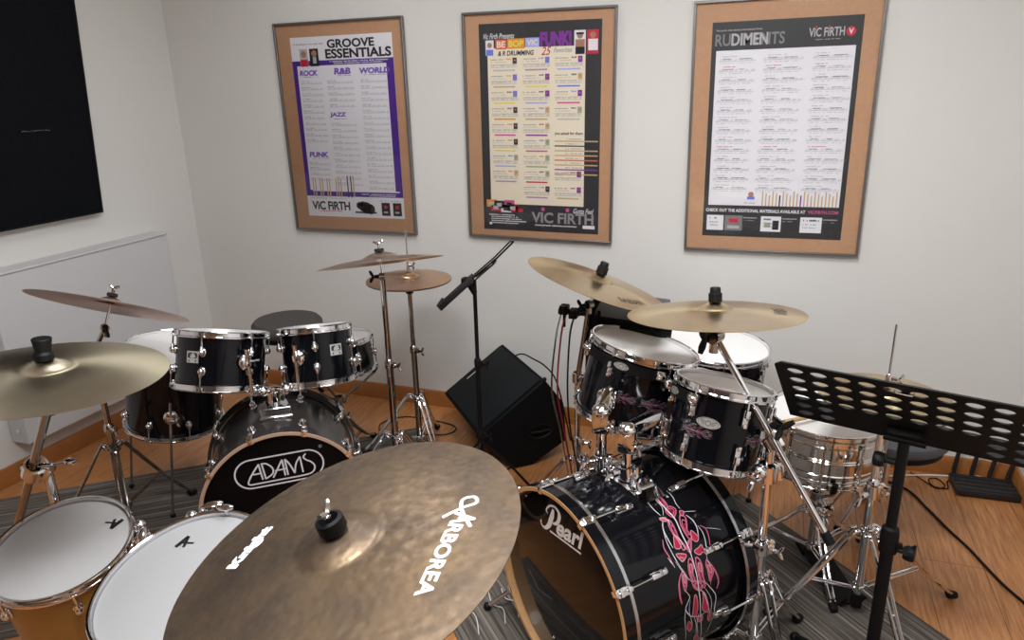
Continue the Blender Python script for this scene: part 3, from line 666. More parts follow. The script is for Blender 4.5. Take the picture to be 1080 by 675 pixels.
# --- left kit bass drum, ADAMS
yw = math.radians(37.5); ax = V((math.sin(yw), -math.cos(yw), 0)); sd = V((math.cos(yw), math.sin(yw), 0))
M = frame((-1.463, 1.727, .2775), ax, sd)
adams, RA = bass('bass_drum', 'charcoal bass drum with black front head lettered ADAMS on the left kit', M, .272, .40, 18, 'charcoal_gloss',
                 dict(hoop_out='charcoal_gloss', hoop_edge='tan_edge', head='adams_head', lug='ball', lug_z=.095))
def adams_logo(parent):
    mb = MB().use('silver_ink'); fn = lambda x, y: V((x, y, -.0170))
    # stadium outline, tilted slightly, drawn over the upper half of the head
    c, s = 1.10*math.cos(math.radians(1.5)), 1.10*math.sin(math.radians(1.5)); ox, oy = -.006, .133
    g = lambda x, y: fn(ox+c*x-s*y, oy+s*x+c*y)
    hw, hh, w = .128, .047, .0048
    P = [(-(hw-hh)+hh*math.cos(q), hh*math.sin(q)) for q in [PI/2+PI*i/20 for i in range(21)]]+[((hw-hh)+hh*math.cos(q), hh*math.sin(q)) for q in [-PI/2+PI*i/20 for i in range(21)]]
    stroke(mb, P, w, g, True)
    # inner line from the A's foot under the word and up into the S
    S = bez([(-.058, .028, 0), (-.082, -.004, 0), (-.094, -.027, 0), (-.088, -.034, 0), (-.07, -.0345, 0), (0, -.0345, 0), (.07, -.0345, 0), (.094, -.028, 0), (.101, -.010, 0), (.092, .006, 0), (.080, .014, 0), (.072, .026, 0), (.080, .036, 0)], 6)
    stroke(mb, [(p.x, p.y) for p in S], w, g)
    def ln(*p): stroke(mb, list(p), w, g)
    ln((-.058, .030), (-.052, -.024)); ln((-.078, -.002), (-.052, -.002))
    ln((-.049, .030), (-.043, -.024)); D = bez([(-.049, .029, 0), (-.034, .025, 0), (-.020, .008, 0), (-.022, -.010, 0), (-.043, -.023, 0)], 5); stroke(mb, [(p.x, p.y) for p in D], w, g)
    ln((-.022, -.024), (.010, .030)); ln((.010, .030), (.013, -.024)); ln((-.014, -.002), (.020, -.002))
    ln((.018, .030), (.021, -.024)); Mm = bez([(.018, .030, 0), (.030, .010, 0), (.041, -.022, 0)], 5); stroke(mb, [(p.x, p.y) for p in Mm], w, g)
    M2 = bez([(.041, -.022, 0), (.048, .008, 0), (.062, .030, 0)], 5); stroke(mb, [(p.x, p.y) for p in M2], w, g); ln((.062, .030), (.065, -.024))
    stroke(mb, [(.125+.004*math.cos(q), .052+.004*math.sin(q)) for q in [2*PI*i/12 for i in range(12)]], .0012, g, True)
    tag(mb.build('logo', None, parent), 'ADAMS in white line lettering inside a pill outline')
adams_logo(adams)
spur(adams, RA, .272, 112, -.13); spur(adams, RA, .272, -112, -.13)

# --- right kit bass drum, Pearl
axP = V((-.613, -.79, 0)); sdP = V((.79, -.613, 0))
MP = frame((-.477, 1.576, .2955), axP, sdP)
pearl, RP = bass('bass_drum', 'glossy black bass drum with Pearl on its head and pink flames on its shell', MP, .290, .46, 22, 'gloss_black',
                 dict(hoop_out='gloss_black', hoop_edge='maple', head='black_head', inlay=True, lug='bridge', lug_z=.125))
def pearl_logo(parent):
    mb = MB().use('white_ink'); fn = lambda x, y: V((x, y, -.0168)); f2 = lambda x, y: V((x, y, -.0170))
    def sm(P, w, f=fn):
        Q = bez([(a, b, 0) for a, b in P], 6); n = len(Q); m_ = len(w)-1
        ws = [w[min(m_-1, int(i/(n-1)*m_))]+(w[min(m_, int(i/(n-1)*m_)+1)]-w[min(m_-1, int(i/(n-1)*m_))])*((i/(n-1)*m_) % 1) for i in range(n)]
        stroke(mb, [(q.x, q.y) for q in Q], ws, f)
    sm([(-.062, .2048), (-.0684, .2127), (-.0534, .2318), (-.0306, .2408), (-.0137, .2357), (-.0085, .2236), (-.0139, .2048), (-.0266, .1912), (-.0393, .1866)], [.003, .005, .006, .007, .011, .014, .012, .009, .005])
    sm([(-.0361, .2298), (-.0408, .2107), (-.0493, .1878), (-.0579, .1693), (-.0731, .1538), (-.0873, .1515), (-.0957, .1609), (-.0930, .168)], [.008, .016, .017, .015, .010, .006, .005, .006], f2)
    ux, uy = V((.108, .0137)), V((.0135, .0543))          # baseline direction and ascender of the small letters
    B = V((-.0268, .1605))
    vs, fs = text_mesh('earl', .03, 0, 1.0); a, b = min(v.x for v in vs), max(v.x for v in vs); c, d = min(v.y for v in vs), max(v.y for v in vs)
    mb.add([fn(*(B+ux*((v.x-a)/(b-a))*1.02+uy*((v.y-c)/(d-c))*1.05)) for v in vs], fs)
    stroke(mb, [(-.052, .1552), (.0854, .1640)], .0058, fn)
    tag(mb.build('logo', None, parent), 'Pearl in white script with an underline')
pearl_logo(pearl)
DEC_FILL = [
    ([(22.5, -0.253), (22.4, -0.264), (27.2, -0.267), (30.0, -0.261), (29.0, -0.255), (25.6, -0.248)], 'p'),
    ([(30.4, -0.255), (29.7, -0.27), (32.0, -0.281), (33.9, -0.277), (35.9, -0.262), (34.3, -0.253), (31.8, -0.25)], 'p'),
    ([(33.5, -0.221), (34.4, -0.238), (36.3, -0.233), (34.9, -0.221)], 'r'),
    ([(35.9, -0.24), (37.6, -0.246), (42.1, -0.246), (46.8, -0.243), (50.4, -0.25), (52.7, -0.251), (52.8, -0.241), (47.9, -0.238), (42.9, -0.233), (38.9, -0.234)], 'p'),
    ([(44.8, -0.232), (47.6, -0.239), (50.4, -0.24), (51.7, -0.232), (50.5, -0.22), (47.7, -0.224)], 'r'),
    ([(53.4, -0.216), (55.6, -0.244), (57.4, -0.237), (58.2, -0.226), (56.0, -0.219)], 'r'),
    ([(34.1, -0.29), (35.2, -0.3), (37.1, -0.29), (36.2, -0.284)], 'r'),
    ([(36.5, -0.282), (38.2, -0.294), (41.2, -0.289), (45.0, -0.279), (48.5, -0.283), (49.8, -0.275), (47.1, -0.27), (43.0, -0.268), (39.9, -0.271)], 'p'),
    ([(45.7, -0.289), (48.4, -0.299), (50.9, -0.302), (52.1, -0.291), (49.9, -0.282)], 'r'),
    ([(54.5, -0.302), (57.1, -0.301), (58.9, -0.289), (57.6, -0.277), (55.9, -0.273), (55.2, -0.29)], 'r'),
    ([(51.1, -0.261), (49.3, -0.278), (52.0, -0.273), (55.7, -0.261), (53.7, -0.254)], 'p'),
    ([(58.9, -0.246), (58.9, -0.254), (62.2, -0.256), (66.1, -0.247), (70.9, -0.25), (72.8, -0.242), (67.9, -0.238), (63.4, -0.237)], 'p'),
    ([(59.4, -0.27), (60.8, -0.28), (64.9, -0.283), (69.7, -0.278), (75.2, -0.28), (75.2, -0.271), (70.7, -0.265), (64.8, -0.264)], 'p'),
    ([(61.3, -0.244), (61.8, -0.25), (65.4, -0.246), (64.4, -0.241)], 'r'),
    ([(62.2, -0.273), (63.3, -0.279), (67.0, -0.276), (65.9, -0.271)], 'r'),
    ([(55.7, -0.22), (56.7, -0.232), (57.9, -0.231), (57.6, -0.224)], 'r'),
    ([(62.4, -0.216), (65.6, -0.225), (69.5, -0.221), (72.6, -0.211), (67.6, -0.209)], 'p'),
    ([(64.4, -0.216), (65.7, -0.22), (68.9, -0.217), (67.4, -0.213)], 'r'),
    ([(62.9, -0.3), (66.2, -0.313), (69.4, -0.317), (72.6, -0.306), (74.0, -0.298), (68.5, -0.297)], 'p'),
    ([(65.6, -0.301), (67.5, -0.309), (70.1, -0.309), (69.3, -0.302)], 'r'),
    ([(77.3, -0.24), (79.3, -0.247), (85.8, -0.248), (89.7, -0.242), (88.6, -0.23), (83.0, -0.233)], 'r'),
    ([(77.8, -0.269), (80.6, -0.278), (87.1, -0.286), (91.7, -0.286), (88.1, -0.265), (82.4, -0.267)], 'r'),
    ([(91.1, -0.217), (94.0, -0.229), (96.9, -0.232), (98.9, -0.227), (95.9, -0.215), (92.8, -0.213)], 'r'),
    ([(92.2, -0.29), (94.8, -0.3), (98.1, -0.303), (99.2, -0.297), (95.6, -0.287)], 'r'),
    ([(91.0, -0.246), (92.2, -0.266), (95.6, -0.268), (95.1, -0.255)], 'p'),
    ([(105.8, -0.251), (106.4, -0.263), (113.7, -0.285), (112.2, -0.264)], 'r'),
    ([(70.1, -0.241), (72.9, -0.276), (76.0, -0.264), (76.0, -0.256), (73.6, -0.243)], 'p'),
]
DEC_LINE = [
    ([(15.1, -0.259), (22.5, -0.253), (30.4, -0.255), (36.7, -0.262), (45.4, -0.258), (53.3, -0.26), (60.1, -0.259), (68.4, -0.259)], 0.005, 's'),
    ([(20.3, -0.222), (26.7, -0.22), (32.4, -0.228)], 0.003, 's'),
    ([(20.8, -0.296), (25.8, -0.298), (29.7, -0.293), (33.1, -0.295)], 0.003, 's'),
    ([(15.1, -0.259), (21.3, -0.246), (28.4, -0.248), (33.0, -0.235)], 0.0025, 's'),
    ([(35.4, -0.297), (36.0, -0.31), (37.6, -0.335)], 0.002, 's'),
    ([(37.4, -0.3), (41.5, -0.311), (46.1, -0.311), (50.3, -0.303)], 0.004, 's'),
    ([(44.9, -0.317), (49.2, -0.322), (54.4, -0.318), (62.0, -0.305), (67.1, -0.311)], 0.003, 's'),
    ([(45.2, -0.322), (47.9, -0.336), (53.2, -0.334), (59.4, -0.322)], 0.004, 'p'),
    ([(47.6, -0.337), (49.7, -0.362), (51.8, -0.383)], 0.0015, 's'),
    ([(35.5, -0.224), (39.7, -0.212), (45.2, -0.211), (50.1, -0.214)], 0.004, 's'),
    ([(40.0, -0.211), (45.4, -0.204), (51.7, -0.205), (58.9, -0.212), (63.4, -0.222)], 0.003, 's'),
    ([(44.1, -0.196), (48.2, -0.188), (53.0, -0.192), (59.3, -0.197)], 0.005, 'p'),
    ([(33.6, -0.221), (35.9, -0.24), (39.2, -0.238)], 0.003, 's'),
    ([(43.5, -0.231), (46.8, -0.243), (50.1, -0.246), (53.4, -0.25)], 0.003, 's'),
    ([(58.6, -0.259), (62.4, -0.258), (68.2, -0.258), (75.3, -0.256), (80.2, -0.257), (89.0, -0.258), (99.2, -0.268), (115.0, -0.292)], 0.004, 's'),
    ([(53.3, -0.187), (59.2, -0.198)], 0.003, 's'),
    ([(56.5, -0.204), (62.4, -0.216), (67.2, -0.228), (70.0, -0.239)], 0.002, 's'),
    ([(64.8, -0.205), (67.9, -0.196), (74.1, -0.192), (78.7, -0.195)], 0.008, 'p'),
    ([(62.7, -0.215), (65.2, -0.202)], 0.005, 'p'),
    ([(72.6, -0.211), (76.7, -0.223), (79.4, -0.215), (82.7, -0.206), (87.1, -0.218), (89.4, -0.231), (91.3, -0.257), (90.6, -0.279)], 0.0035, 's'),
    ([(62.3, -0.301), (65.2, -0.295), (70.0, -0.299), (73.5, -0.301), (76.4, -0.298)], 0.004, 'p'),
    ([(66.0, -0.311), (70.5, -0.322), (76.3, -0.327), (80.1, -0.318)], 0.007, 'p'),
    ([(72.3, -0.277), (77.0, -0.294), (83.5, -0.313), (90.2, -0.311), (99.1, -0.308), (109.7, -0.303)], 0.003, 's'),
    ([(80.8, -0.208), (89.1, -0.203), (104.0, -0.219)], 0.0025, 's'),
    ([(78.7, -0.224), (85.2, -0.218), (95.1, -0.232), (99.4, -0.223)], 0.002, 's'),
    ([(76.3, -0.277), (83.5, -0.295), (90.5, -0.298), (98.4, -0.293)], 0.002, 's'),
    ([(89.2, -0.252), (97.2, -0.251), (109.8, -0.272)], 0.0025, 's'),
    ([(89.9, -0.235), (96.9, -0.248), (110.0, -0.261)], 0.0025, 's'),
    ([(76.0, -0.26), (78.6, -0.271), (87.9, -0.286), (92.4, -0.293)], 0.003, 's'),
]

def bass_decal(R, parent):
    """tribal flame artwork; points are (degrees round the shell, metres along it)"""
    mb = MB(); S = lambda th, z, o: V(((R+o)*math.sin(math.radians(th)), (R+o)*math.cos(math.radians(th)), z))
    def loop(P):
        n = len(P); out = []
        for i in range(n):
            a, b, c, d = [V((*P[(i+j-1) % n], 0)) for j in range(4)]
            for t in (0, .25, .5, .75): out.append(.5*((2*b)+(c-a)*t+(2*a-5*b+4*c-d)*t*t+(3*b-a-3*c+d)*t**3))
        return out
    kd = R*PI/180
    def line(Q, w, ink, o, closed=False):
        mb.use(ink); n = len(Q); L = []; Rr = []
        for i in range(n):
            a = Q[(i-1) % n] if (closed or i) else Q[0]; b = Q[(i+1) % n] if (closed or i < n-1) else Q[-1]
            d = V(((b.x-a.x)*kd, b.y-a.y)); d = d.normalized() if d.length else V((1, 0)); ww = w*(1 if closed else (.35+.65*math.sin(PI*min(1, (i+.5)/n))))/2
            L.append(S(Q[i].x-d.y*ww/kd, Q[i].y+d.x*ww, o)); Rr.append(S(Q[i].x+d.y*ww/kd, Q[i].y-d.x*ww, o))
        mb.add(L+Rr, [[i, (i+1) % n, n+(i+1) % n, n+i] for i in range(n if closed else n-1)])
    for P, k in DEC_FILL:
        Q = loop(P); c = sum(Q, V((0, 0, 0)))/len(Q)
        if k == 'r':
            mb.use('red_ink').add([S(q.x, q.y, .0014) for q in Q]+[S(c.x, c.y, .0014)], [[i, (i+1) % len(Q), len(Q)] for i in range(len(Q))]); line(Q, .0022, 'rose_ink', .0019, True)
        else:
            line(Q, .0040, 'pink_ink', .0016, True); line([c+(q-c)*.62 for q in Q], .0030, 'pink_ink', .0015, True); line([c+(q-c)*.30 for q in Q], .0026, 'red_ink', .0014, True)
    for P, w, k in DEC_LINE:
        line(bez([(a, b, 0) for a, b in P], 5), w*.75, 'pink_ink' if k == 'p' else 'silver_ink', .0017)
    mb.build('flame_decal', None, parent)
bass_decal(RP, pearl)
spur(pearl, RP, .290, 118, -.12); spur(pearl, RP, .290, -118, -.12)

# --- tom clusters
TILT = lambda n: V(n).normalized()
TomL = tom('rack_tom', 'black rack tom, left of the two mounted above the ADAMS bass drum', 'drum', frame((-1.765, 1.88, .812), (-.034, .300, .953)), .155, .178, 6, az(-72), 'ball', 'gloss_black', az(-86), 'square', group='rack toms')
TomR = tom('rack_tom', 'smaller black rack tom, right of the two mounted above the ADAMS bass drum', 'drum', frame((-1.50, 2.04, .803), (-.150, .205, .965)), .131, .184, 5, az(-58), 'ball', 'gloss_black', az(-24), 'square', group='rack toms')
FT2 = frame((-2.19, 2.06, .650), (.15, .03, .985))
ft2 = tom('floor_tom', 'black floor tom on three legs behind the left kit, beside the heater', 'drum', FT2, .187, .31, 8, az(-75), 'ball', 'gloss_black')
T1 = tom('rack_tom', 'black rack tom with bright white head, leftmost on the Pearl kit', 'drum', frame((-.350, 2.105, .830), (.211, .109, .971)), .168, .225, 6, az(-112), 'bridge', 'gloss_black', None, 'oval', group='rack toms')
T2 = tom('rack_tom', 'black rack tom half hidden between the other two toms of the Pearl kit', 'drum', frame((-.192, 2.385, .622), (.17, .14, .975)), .136, .17, 6, az(-70), 'bridge', 'gloss_black', group='rack toms')
T3 = tom('rack_tom', 'black rack tom with a big oval badge, nearest the perforated music desk', 'drum', frame((-.096, 1.912, .810), (.129, .21, .969)), .135, .205, 6, az(-118), 'bridge', 'gloss_black', az(-98), 'oval', group='rack toms')
FT = tom('floor_tom', 'black floor tom with large white head at the back of the Pearl kit', 'drum', frame((-.190, 2.755, .625), (.069, -.011, .998)), .214, .38, 8, az(-75), 'bridge', 'gloss_black')
for tt, R, L, ang in ((T1, .1565, .225, -108), (T1, .1565, .225, -72), (T3, .1235, .205, -48), (T3, .1235, .205, -130)):
    flame_decal(R, az(ang), -L*.56, .085, .016, 'flame_decal', tt, rev=1, wk=.16, dim=True)
def tom_legs(t, M, R, L, angs, zb=-.20):
    I = M.inverted()
    for a in angs:
        a = az(a); T = radial(a); mb = MB(); x = R+.020
        mb.ball((R+.008, 0, -L+.10), (.014, .027, .030), T, 20); mb.box((R+.020, 0, -L+.10), (.022, .026, .030), T, .006); wing(mb, T @ V((R+.03, .004, -L+.10)), T.to_3x3() @ V((.5, .8, 0)), (0, 0, 1), 1.1)
        lo = mb.build('leg_bracket', 'chrome', t)
        top = T @ V((x, 0, -L+.17)); bot = T @ V((x+.006, 0, -L-.06))
        w0, w1 = M @ top, M @ bot; d = (w1-w0).normalized(); k = (w1.z-.012)/-d.z
        end = I @ (w1+d*k)
        lg = MB().tube([top, end], .0050, 10).build('leg', 'steel', t); MB().ball(end, (.011, .011, .011)).build('rubber_foot', 'rubber', lg)
tom_legs(ft2, FT2, .1755, .31, (-50, 70, 190))
tom_legs(FT, FT.matrix_basis.copy(), .2025, .38, (-20, 100, 220))

# snares
tom('snare_drum', 'shiny nickel snare drum with a drumstick on it, under the perforated music desk', 'drum', frame((.205, 2.35, .568), (.02, -.03, 1)), .184, .165, 10, az(-93), 'tube', 'snare_nickel', hoopmat='snare_nickel', beads=True)
tom('snare_drum', 'black snare drum with white head behind the right rack tom of the ADAMS kit', 'drum', frame((-1.745, 2.475, .585), (-.12, .05, .985)), .176, .13, 8, az(-20), 'ball', 'gloss_black', az(-30), 'square')
mb = MB().tube([(.072, 2.20, .590), (.10, 2.225, .5895), (.30, 2.405, .5845), (.325, 2.428, .584), (.332, 2.434, .584)], [.007, .0072, .0068, .0035, .005], 12)
st = thing('drumstick', 'pale wooden drumstick lying on the nickel snare head', 'drumstick', (.072, 2.20, .588)); mb.build('stick', 'stick_wood', st, world=True)

# concert toms in the near left corner
CT1 = frame((-1.575, 1.042, .553), (.095, -.22, .971)); CT2 = frame((-1.118, .969, .623), (-.075, -.256, .964))
def head_mark(t, M, px, rot, s=1):
    mb = MB().use('black_ink'); c, sn = math.cos(rot), math.sin(rot)
    fn = lambda x, y: V((px[0]+s*(c*x-sn*y), px[1]+s*(sn*x+c*y), .0018))
    stroke(mb, [(-.014, -.016), (.0, .014)], .010, fn); stroke(mb, [(.0, .014), (.006, -.016)], .007, fn); stroke(mb, [(-.010, -.004), (.024, -.004)], .005, fn); stroke(mb, [(-.012, -.010), (-.004, -.010)], .003, fn)
    tag(mb.build('head_mark', None, t), 'small black letter A mark')
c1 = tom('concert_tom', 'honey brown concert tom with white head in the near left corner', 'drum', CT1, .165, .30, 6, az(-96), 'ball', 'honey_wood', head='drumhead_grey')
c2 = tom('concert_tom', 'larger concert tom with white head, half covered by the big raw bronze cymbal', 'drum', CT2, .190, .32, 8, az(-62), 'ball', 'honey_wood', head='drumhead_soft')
head_mark(c1, CT1, (.066, .100), math.radians(-165), 1.05); head_mark(c2, CT2, (-.072, .092), math.radians(8), 1.05)

# ------------------------------------------------------------------ stands
def clampring(mb, c, r, h, axis=(0, 0, 1)):
    M = frame(c, axis, (1, .3, .1)); mb.lathe([(r*.8, -h/2), (r, -h/2+.002), (r, h/2-.002), (r*.8, h/2)], M, 20); mb.box((r*.95, 0, 0), (r*.9, r*.8, h*.9), M, .002)
def tripod(t, xy, z1, z0, feet, mt='chrome', curved=True, wide=.013):
    """two-strip legs from collar z1 to the feet, braces from collar z0"""
    x, y = xy; mb = MB(); clampring(mb, V((x, y, z1)), .019, .026); wing(mb, (x+.018, y-.012, z1), (.8, -.6, 0), (0, 0, 1)); mb.build('leg_collar', mt, t, world=True)
    mb = MB(); clampring(mb, V((x, y, z0)), .018, .022); mb.build('brace_collar', mt, t, world=True)
    for fx, fy in feet:
        f = V((fx, fy, .018)); d = V((fx-x, fy-y, 0)); Rr = d.length; d.normalize(); n = V((-d.y, d.x, 0))
        top = V((x, y, z1))+d*.022
        knee = V((x, y, 0))+d*(.34*Rr)+V((0, 0, z1*.80)) if curved else None
        pts = [top, top+d*.02+V((0, 0, .004)), V((x, y, 0))+d*(.40*Rr)+V((0, 0, z1*.72)), V((x, y, 0))+d*(.75*Rr)+V((0, 0, z1*.32)), f+V((0, 0, .01))]
        P = bez(pts, 5) if curved else [top, f+V((0, 0, .01))]
        mb = MB()
        for g in (1, -1):
            k = len(P); mb.tube([q+n*g*wide*(1-.55*(i/(k-1))) for i, q in enumerate(P)], .0055, 8)
        mid = P[int(len(P)*.62)] if len(P) > 2 else top.lerp(f, .55)
        mb.tube([mid+n*wide*.8, mid-n*wide*.8], .0035, 8); mb.tube([P[-1]+n*.006, P[-1]-n*.006], .0055, 8)
        lg = mb.build('leg', mt, t, world=True)
        MB().tube([f+V((0, 0, .018)), f+d*.006, f+d*.018-V((0, 0, .004))], [.010, .014, .012], 12).build('rubber_foot', 'rubber', lg, world=False) if False else None
        q = MB().tube([f+V((0, 0, .016))-d*.012, f+V((0, 0, .002)), f+d*.022-V((0, 0, .004))], [.008, .014, .012], 12)
        o = q.build('rubber_foot', 'rubber', lg)
        I = t.matrix_basis.inverted()
        for v in o.data.vertices: v.co = I @ v.co
        mb = MB()
        for g in (1, -1): mb.tube([V((x, y, z0))+d*.016+n*g*.006, mid+n*g*.006], .0028, 8)
        mb.build('brace', mt, t, world=True)
def cyl_top(t, c, n, style='wing', down=.07, dz=.04, size=1.0, bell=.045):
    """tilter rod through the cymbal at rim-plane centre c along n, felts and nut"""
    c, n = V(c), V(n).normalized(); M = frame(c, n, (1, 0, 0))
    MB().tube([M @ V((0, 0, -down)), M @ V((0, 0, bell+.035))], .0040, 10).build('tilter_rod', 'chrome', t, world=True)
    mb = MB(); mb.lathe([(0, bell-.024), (.014, bell-.022), (.015, bell-.012), (.010, bell-.006), (0, bell-.006)], M, 24); mb.build('felt_washer', 'felt', t, world=True)
    mb = MB(); b = bell+.0005
    if style == 'wing':
        mb.lathe([(.004, b), (.0165, b), (.0175, b+.005), (.0165, b+.011), (.004, b+.011)], M, 28, closed=True); mb.build('felt_washer', 'felt', t, world=True)
        w = MB(); wing(w, M @ V((0, 0, b+.010)), n, M.to_3x3() @ V((1, .4, 0)), 1.0); w.build('wing_nut', 'chrome', t, world=True)
    elif style == 'flare':
        s = size; mb.lathe([(0, b), (.0155*s, b), (.0165*s, b+.004), (.0165*s, b+.014), (.014*s, b+.018), (.013*s, b+.020), (.0165*s, b+.048), (.0155*s, b+.050), (0, b+.050)], M, 32); mb.build('cymbal_topper', 'rubber', t, world=True)
    elif style == 'sleeve':
        mb.lathe([(0, b), (.0175, b), (.0175, b+.022), (.014, b+.024), (.0135, b+.036), (.012, b+.038), (0, b+.038)], M, 28); mb.build('cymbal_topper', 'rubber', t, world=True)
    elif style == 'cup':
        mb.lathe([(.004, b), (.017, b), (.020, b+.006), (.0195, b+.022), (.014, b+.024), (.010, b+.012), (.004, b+.012)], M, 32, closed=True); mb.build('cymbal_topper', 'rubber', t, world=True)
        w = MB(); wing(w, M @ V((0, 0, b+.012)), n, M.to_3x3() @ V((-.3, 1, 0)), 1.0); w.build('wing_nut', 'chrome', t, world=True)
def tilter(t, p, axis, mt='nickel', s=1.0):
    mb = MB(); M = frame(p, axis, (0, 0, 1)); mb.lathe([(0, -.010*s), (.013*s, -.010*s), (.0145*s, -.008*s), (.0145*s, .008*s), (.013*s, .010*s), (0, .010*s)], M, 20)
    mb.tube([V(p), V(p)+V((0, 0, -.03*s))], .008*s, 10); mb.build('tilter', mt, t, world=True)
    w = MB(); wing(w, V(p)+V(axis).normalized()*.012, axis, (0, 0, 1), 1.2*s); w.build('wing_screw', 'powder_black', t, world=True)
def posts(t, xy, segs, mt='chrome'):
    """segs: list of (z0, z1, radius); a joint clamp at every step"""
    x, y = xy
    for i, (a, b, r) in enumerate(segs):
        MB().tube([(x, y, a), (x, y, b)], r, 18).build('post', mt, t, world=True)
        if i < len(segs)-1:
            mb = MB(); mb.lathe([(r*.7, b-.03), (r+.003, b-.028), (r+.004, b-.004), (r*.9, b+.006), (segs[i+1][2], b+.008)], Matrix.Translation((x, y, 0)), 20)
            mb.box((x+r+.006, y-.004, b-.014), (.018, .014, .022), None, .003); wing(mb, (x+r+.014, y-.006, b-.014), (1, -.3, 0), (0, 0, 1)); mb.build('height_clamp', mt, t, world=True)
def feet(xy, R, angs): return [(xy[0]+R*math.cos(math.radians(a)), xy[1]+R*math.sin(math.radians(a))) for a in angs]

def cymbal(name, label, c, n, r, matn, bow=.016, bell_r=.17, bell_h=.022, flip=False, draw=None, group=None, rot=0):
    M = frame(c, n, (math.cos(rot), math.sin(rot), 0)); t = thing(name, label, 'cymbal', M, group)
    br = r*bell_r/.9; sg = -1 if flip else 1
    def zt(q):
        if q > br:
            k = (r-q)/(r-br); return bow*(1-(1-k)**1.7)
        k = q/br; return bow+bell_h*math.cos(k*PI/2)**.8 if k < 1 else bow
    qs = [.006]+[br*x for x in (.2, .4, .6, .75, .87, .95, 1.0)]+[br+(r-br)*x/18 for x in range(1, 19)]
    th = .0011
    prof = [(q, sg*zt(q)) for q in qs]+[(q, sg*(zt(q)-th)) for q in reversed(qs)]
    MB().lathe(prof, n=128, closed=True).build('cymbal_plate', matn, t, angle=60)
    if draw: draw(t, zt)
    return t

def arb_text(t, zt):
    mb = MB().use('white_ink')
    fn = lambda x, y: V((x, y, zt(math.hypot(x, y))+.0006))
    # name runs down the far side, tops of the letters to the rim
    vs, fs = text_mesh('ARBOREA', .03, 0, 1.0)
    a, b = min(v.x for v in vs), max(v.x for v in vs); c, d = min(v.y for v in vs), max(v.y for v in vs)
    P0, P1 = V((.152, .066)), V((.160, -.080)); dr = (P1-P0).normalized(); up = V((-dr.y, dr.x))
    def place(x, y):
        k = (x-a)/(b-a); yy = (y-c)/(d-c); q = P0+(P1-P0)*k+up*yy*(.022 if k > .15 else .034)
        return fn(q.x, q.y)
    mb.add([place(v.x, v.y) for v in vs], fs)
    S = bez([(x+.014, y-.030, 0) for x, y in ((.125, .082), (.145, .105), (.16, .118), (.152, .130), (.138, .122), (.146, .100), (.172, .070))], 6)
    stroke(mb, [(p.x, p.y) for p in S], .0050, fn)
    tag(mb.build('lettering', None, t), 'white ARBOREA lettering'); mb = MB().use('white_ink')
    vs, fs = text_mesh('Knight', .075, 0, .95)
    a, b = min(v.x for v in vs), max(v.x for v in vs); c, d = min(v.y for v in vs), max(v.y for v in vs)
    Q0, Q1 = V((-.1465, -.052)), V((-.141, .032)); d2 = (Q1-Q0).normalized(); u2 = V((-d2.y, d2.x))
    def place2(x, y):
        k = (x-a)/(b-a); yy = (y-c)/(d-c); q = Q0+(Q1-Q0)*k+u2*yy*.029
        return fn(q.x, q.y)
    mb.add([place2(v.x, v.y) for v in vs], fs)
    tag(mb.build('lettering', None, t), 'small white lettering')
def dark_logo(a0, rr, span, s, h=.018):
    def f(t, zt):
        mb = MB().use('dark_ink'); vs, fs = text_mesh(s, .01, 0, 1.0)
        a, b = min(v.x for v in vs), max(v.x for v in vs); c, d = min(v.y for v in vs), max(v.y for v in vs)
        out = []
        for v in vs:
            k = (v.x-a)/(b-a); yy = (v.y-c)/(d-c); ang = a0+span*(k-.5); r = rr-yy*h if span > 0 else rr+yy*h
            x, y = r*math.cos(ang), r*math.sin(ang); out.append(V((x, y, zt(r)+.0005)))
        mb.add(out, fs); mb.build('lettering', None, t)
    return f

# big raw cymbal in front
cA, nA = V((-.524, .724, .990)), V((-.225, -.178, .958)); nA.normalize()
cymbal('ride_cymbal', 'large raw brown bronze cymbal lettered ARBOREA, nearest the viewer', cA, nA, .254, 'bronze_raw', bow=.022, bell_r=.21, bell_h=.015, draw=arb_text)
st = thing('cymbal_stand', 'chrome cymbal stand under the large raw bronze cymbal', 'stand', (-.524, .724, 0), 'cymbal stands')
b0 = cA-nA*.06
tilter(st, b0, (.3, -.9, 0)); posts(st, (b0.x, b0.y), [(.10, .50, .0125), (.50, b0.z-.02, .0095)])
tripod(st, (b0.x, b0.y), .42, .14, feet((b0.x, b0.y), .30, (102, 222, 342))); cyl_top(st, cA, nA, 'cup', bell=.037)

# left front pale cymbal
cB, nB = V((-1.53, 1.074, .999)), V((.044, .056, .997))
cymbal('ride_cymbal', 'large pale bronze cymbal with a flared black topper at the left edge', cB, nB, .254, 'bronze_pale', bow=.018, bell_r=.2, bell_h=.020)
st = thing('cymbal_stand', 'chrome boom stand holding the pale cymbal at the left edge', 'stand', (-1.76, 1.16, 0), 'cymbal stands')
tB = V(cB)-V(nB)*.06; hB = V((-1.745, 1.13, .690)); tailB = tB+(hB-tB)*1.95
tilter(st, tB, (.8, -.6, 0)); MB().tube([tB, tailB], .0105, 16).build('boom_arm', 'nickel', st, world=True)
mb = MB(); clampring(mb, hB+V((.004, .004, 0)), .028, .055, (tailB-tB).normalized()); mb.tube([hB+V((-.03, .0, 0)), hB+V((.05, .02, .005))], .012, 12); mb.build('boom_clamp', 'chrome', st, world=True)
mb = MB(); mb.tube([hB+V((.04, .02, .01)), hB+V((.09, .05, .015))], .004, 8); mb.box(hB+V((.085, .045, .015)), (.03, .02, .01), None, .003); mb.build('wing_screw', 'chrome', st, world=True)
xyB = (hB.x+.012, hB.y+.030)
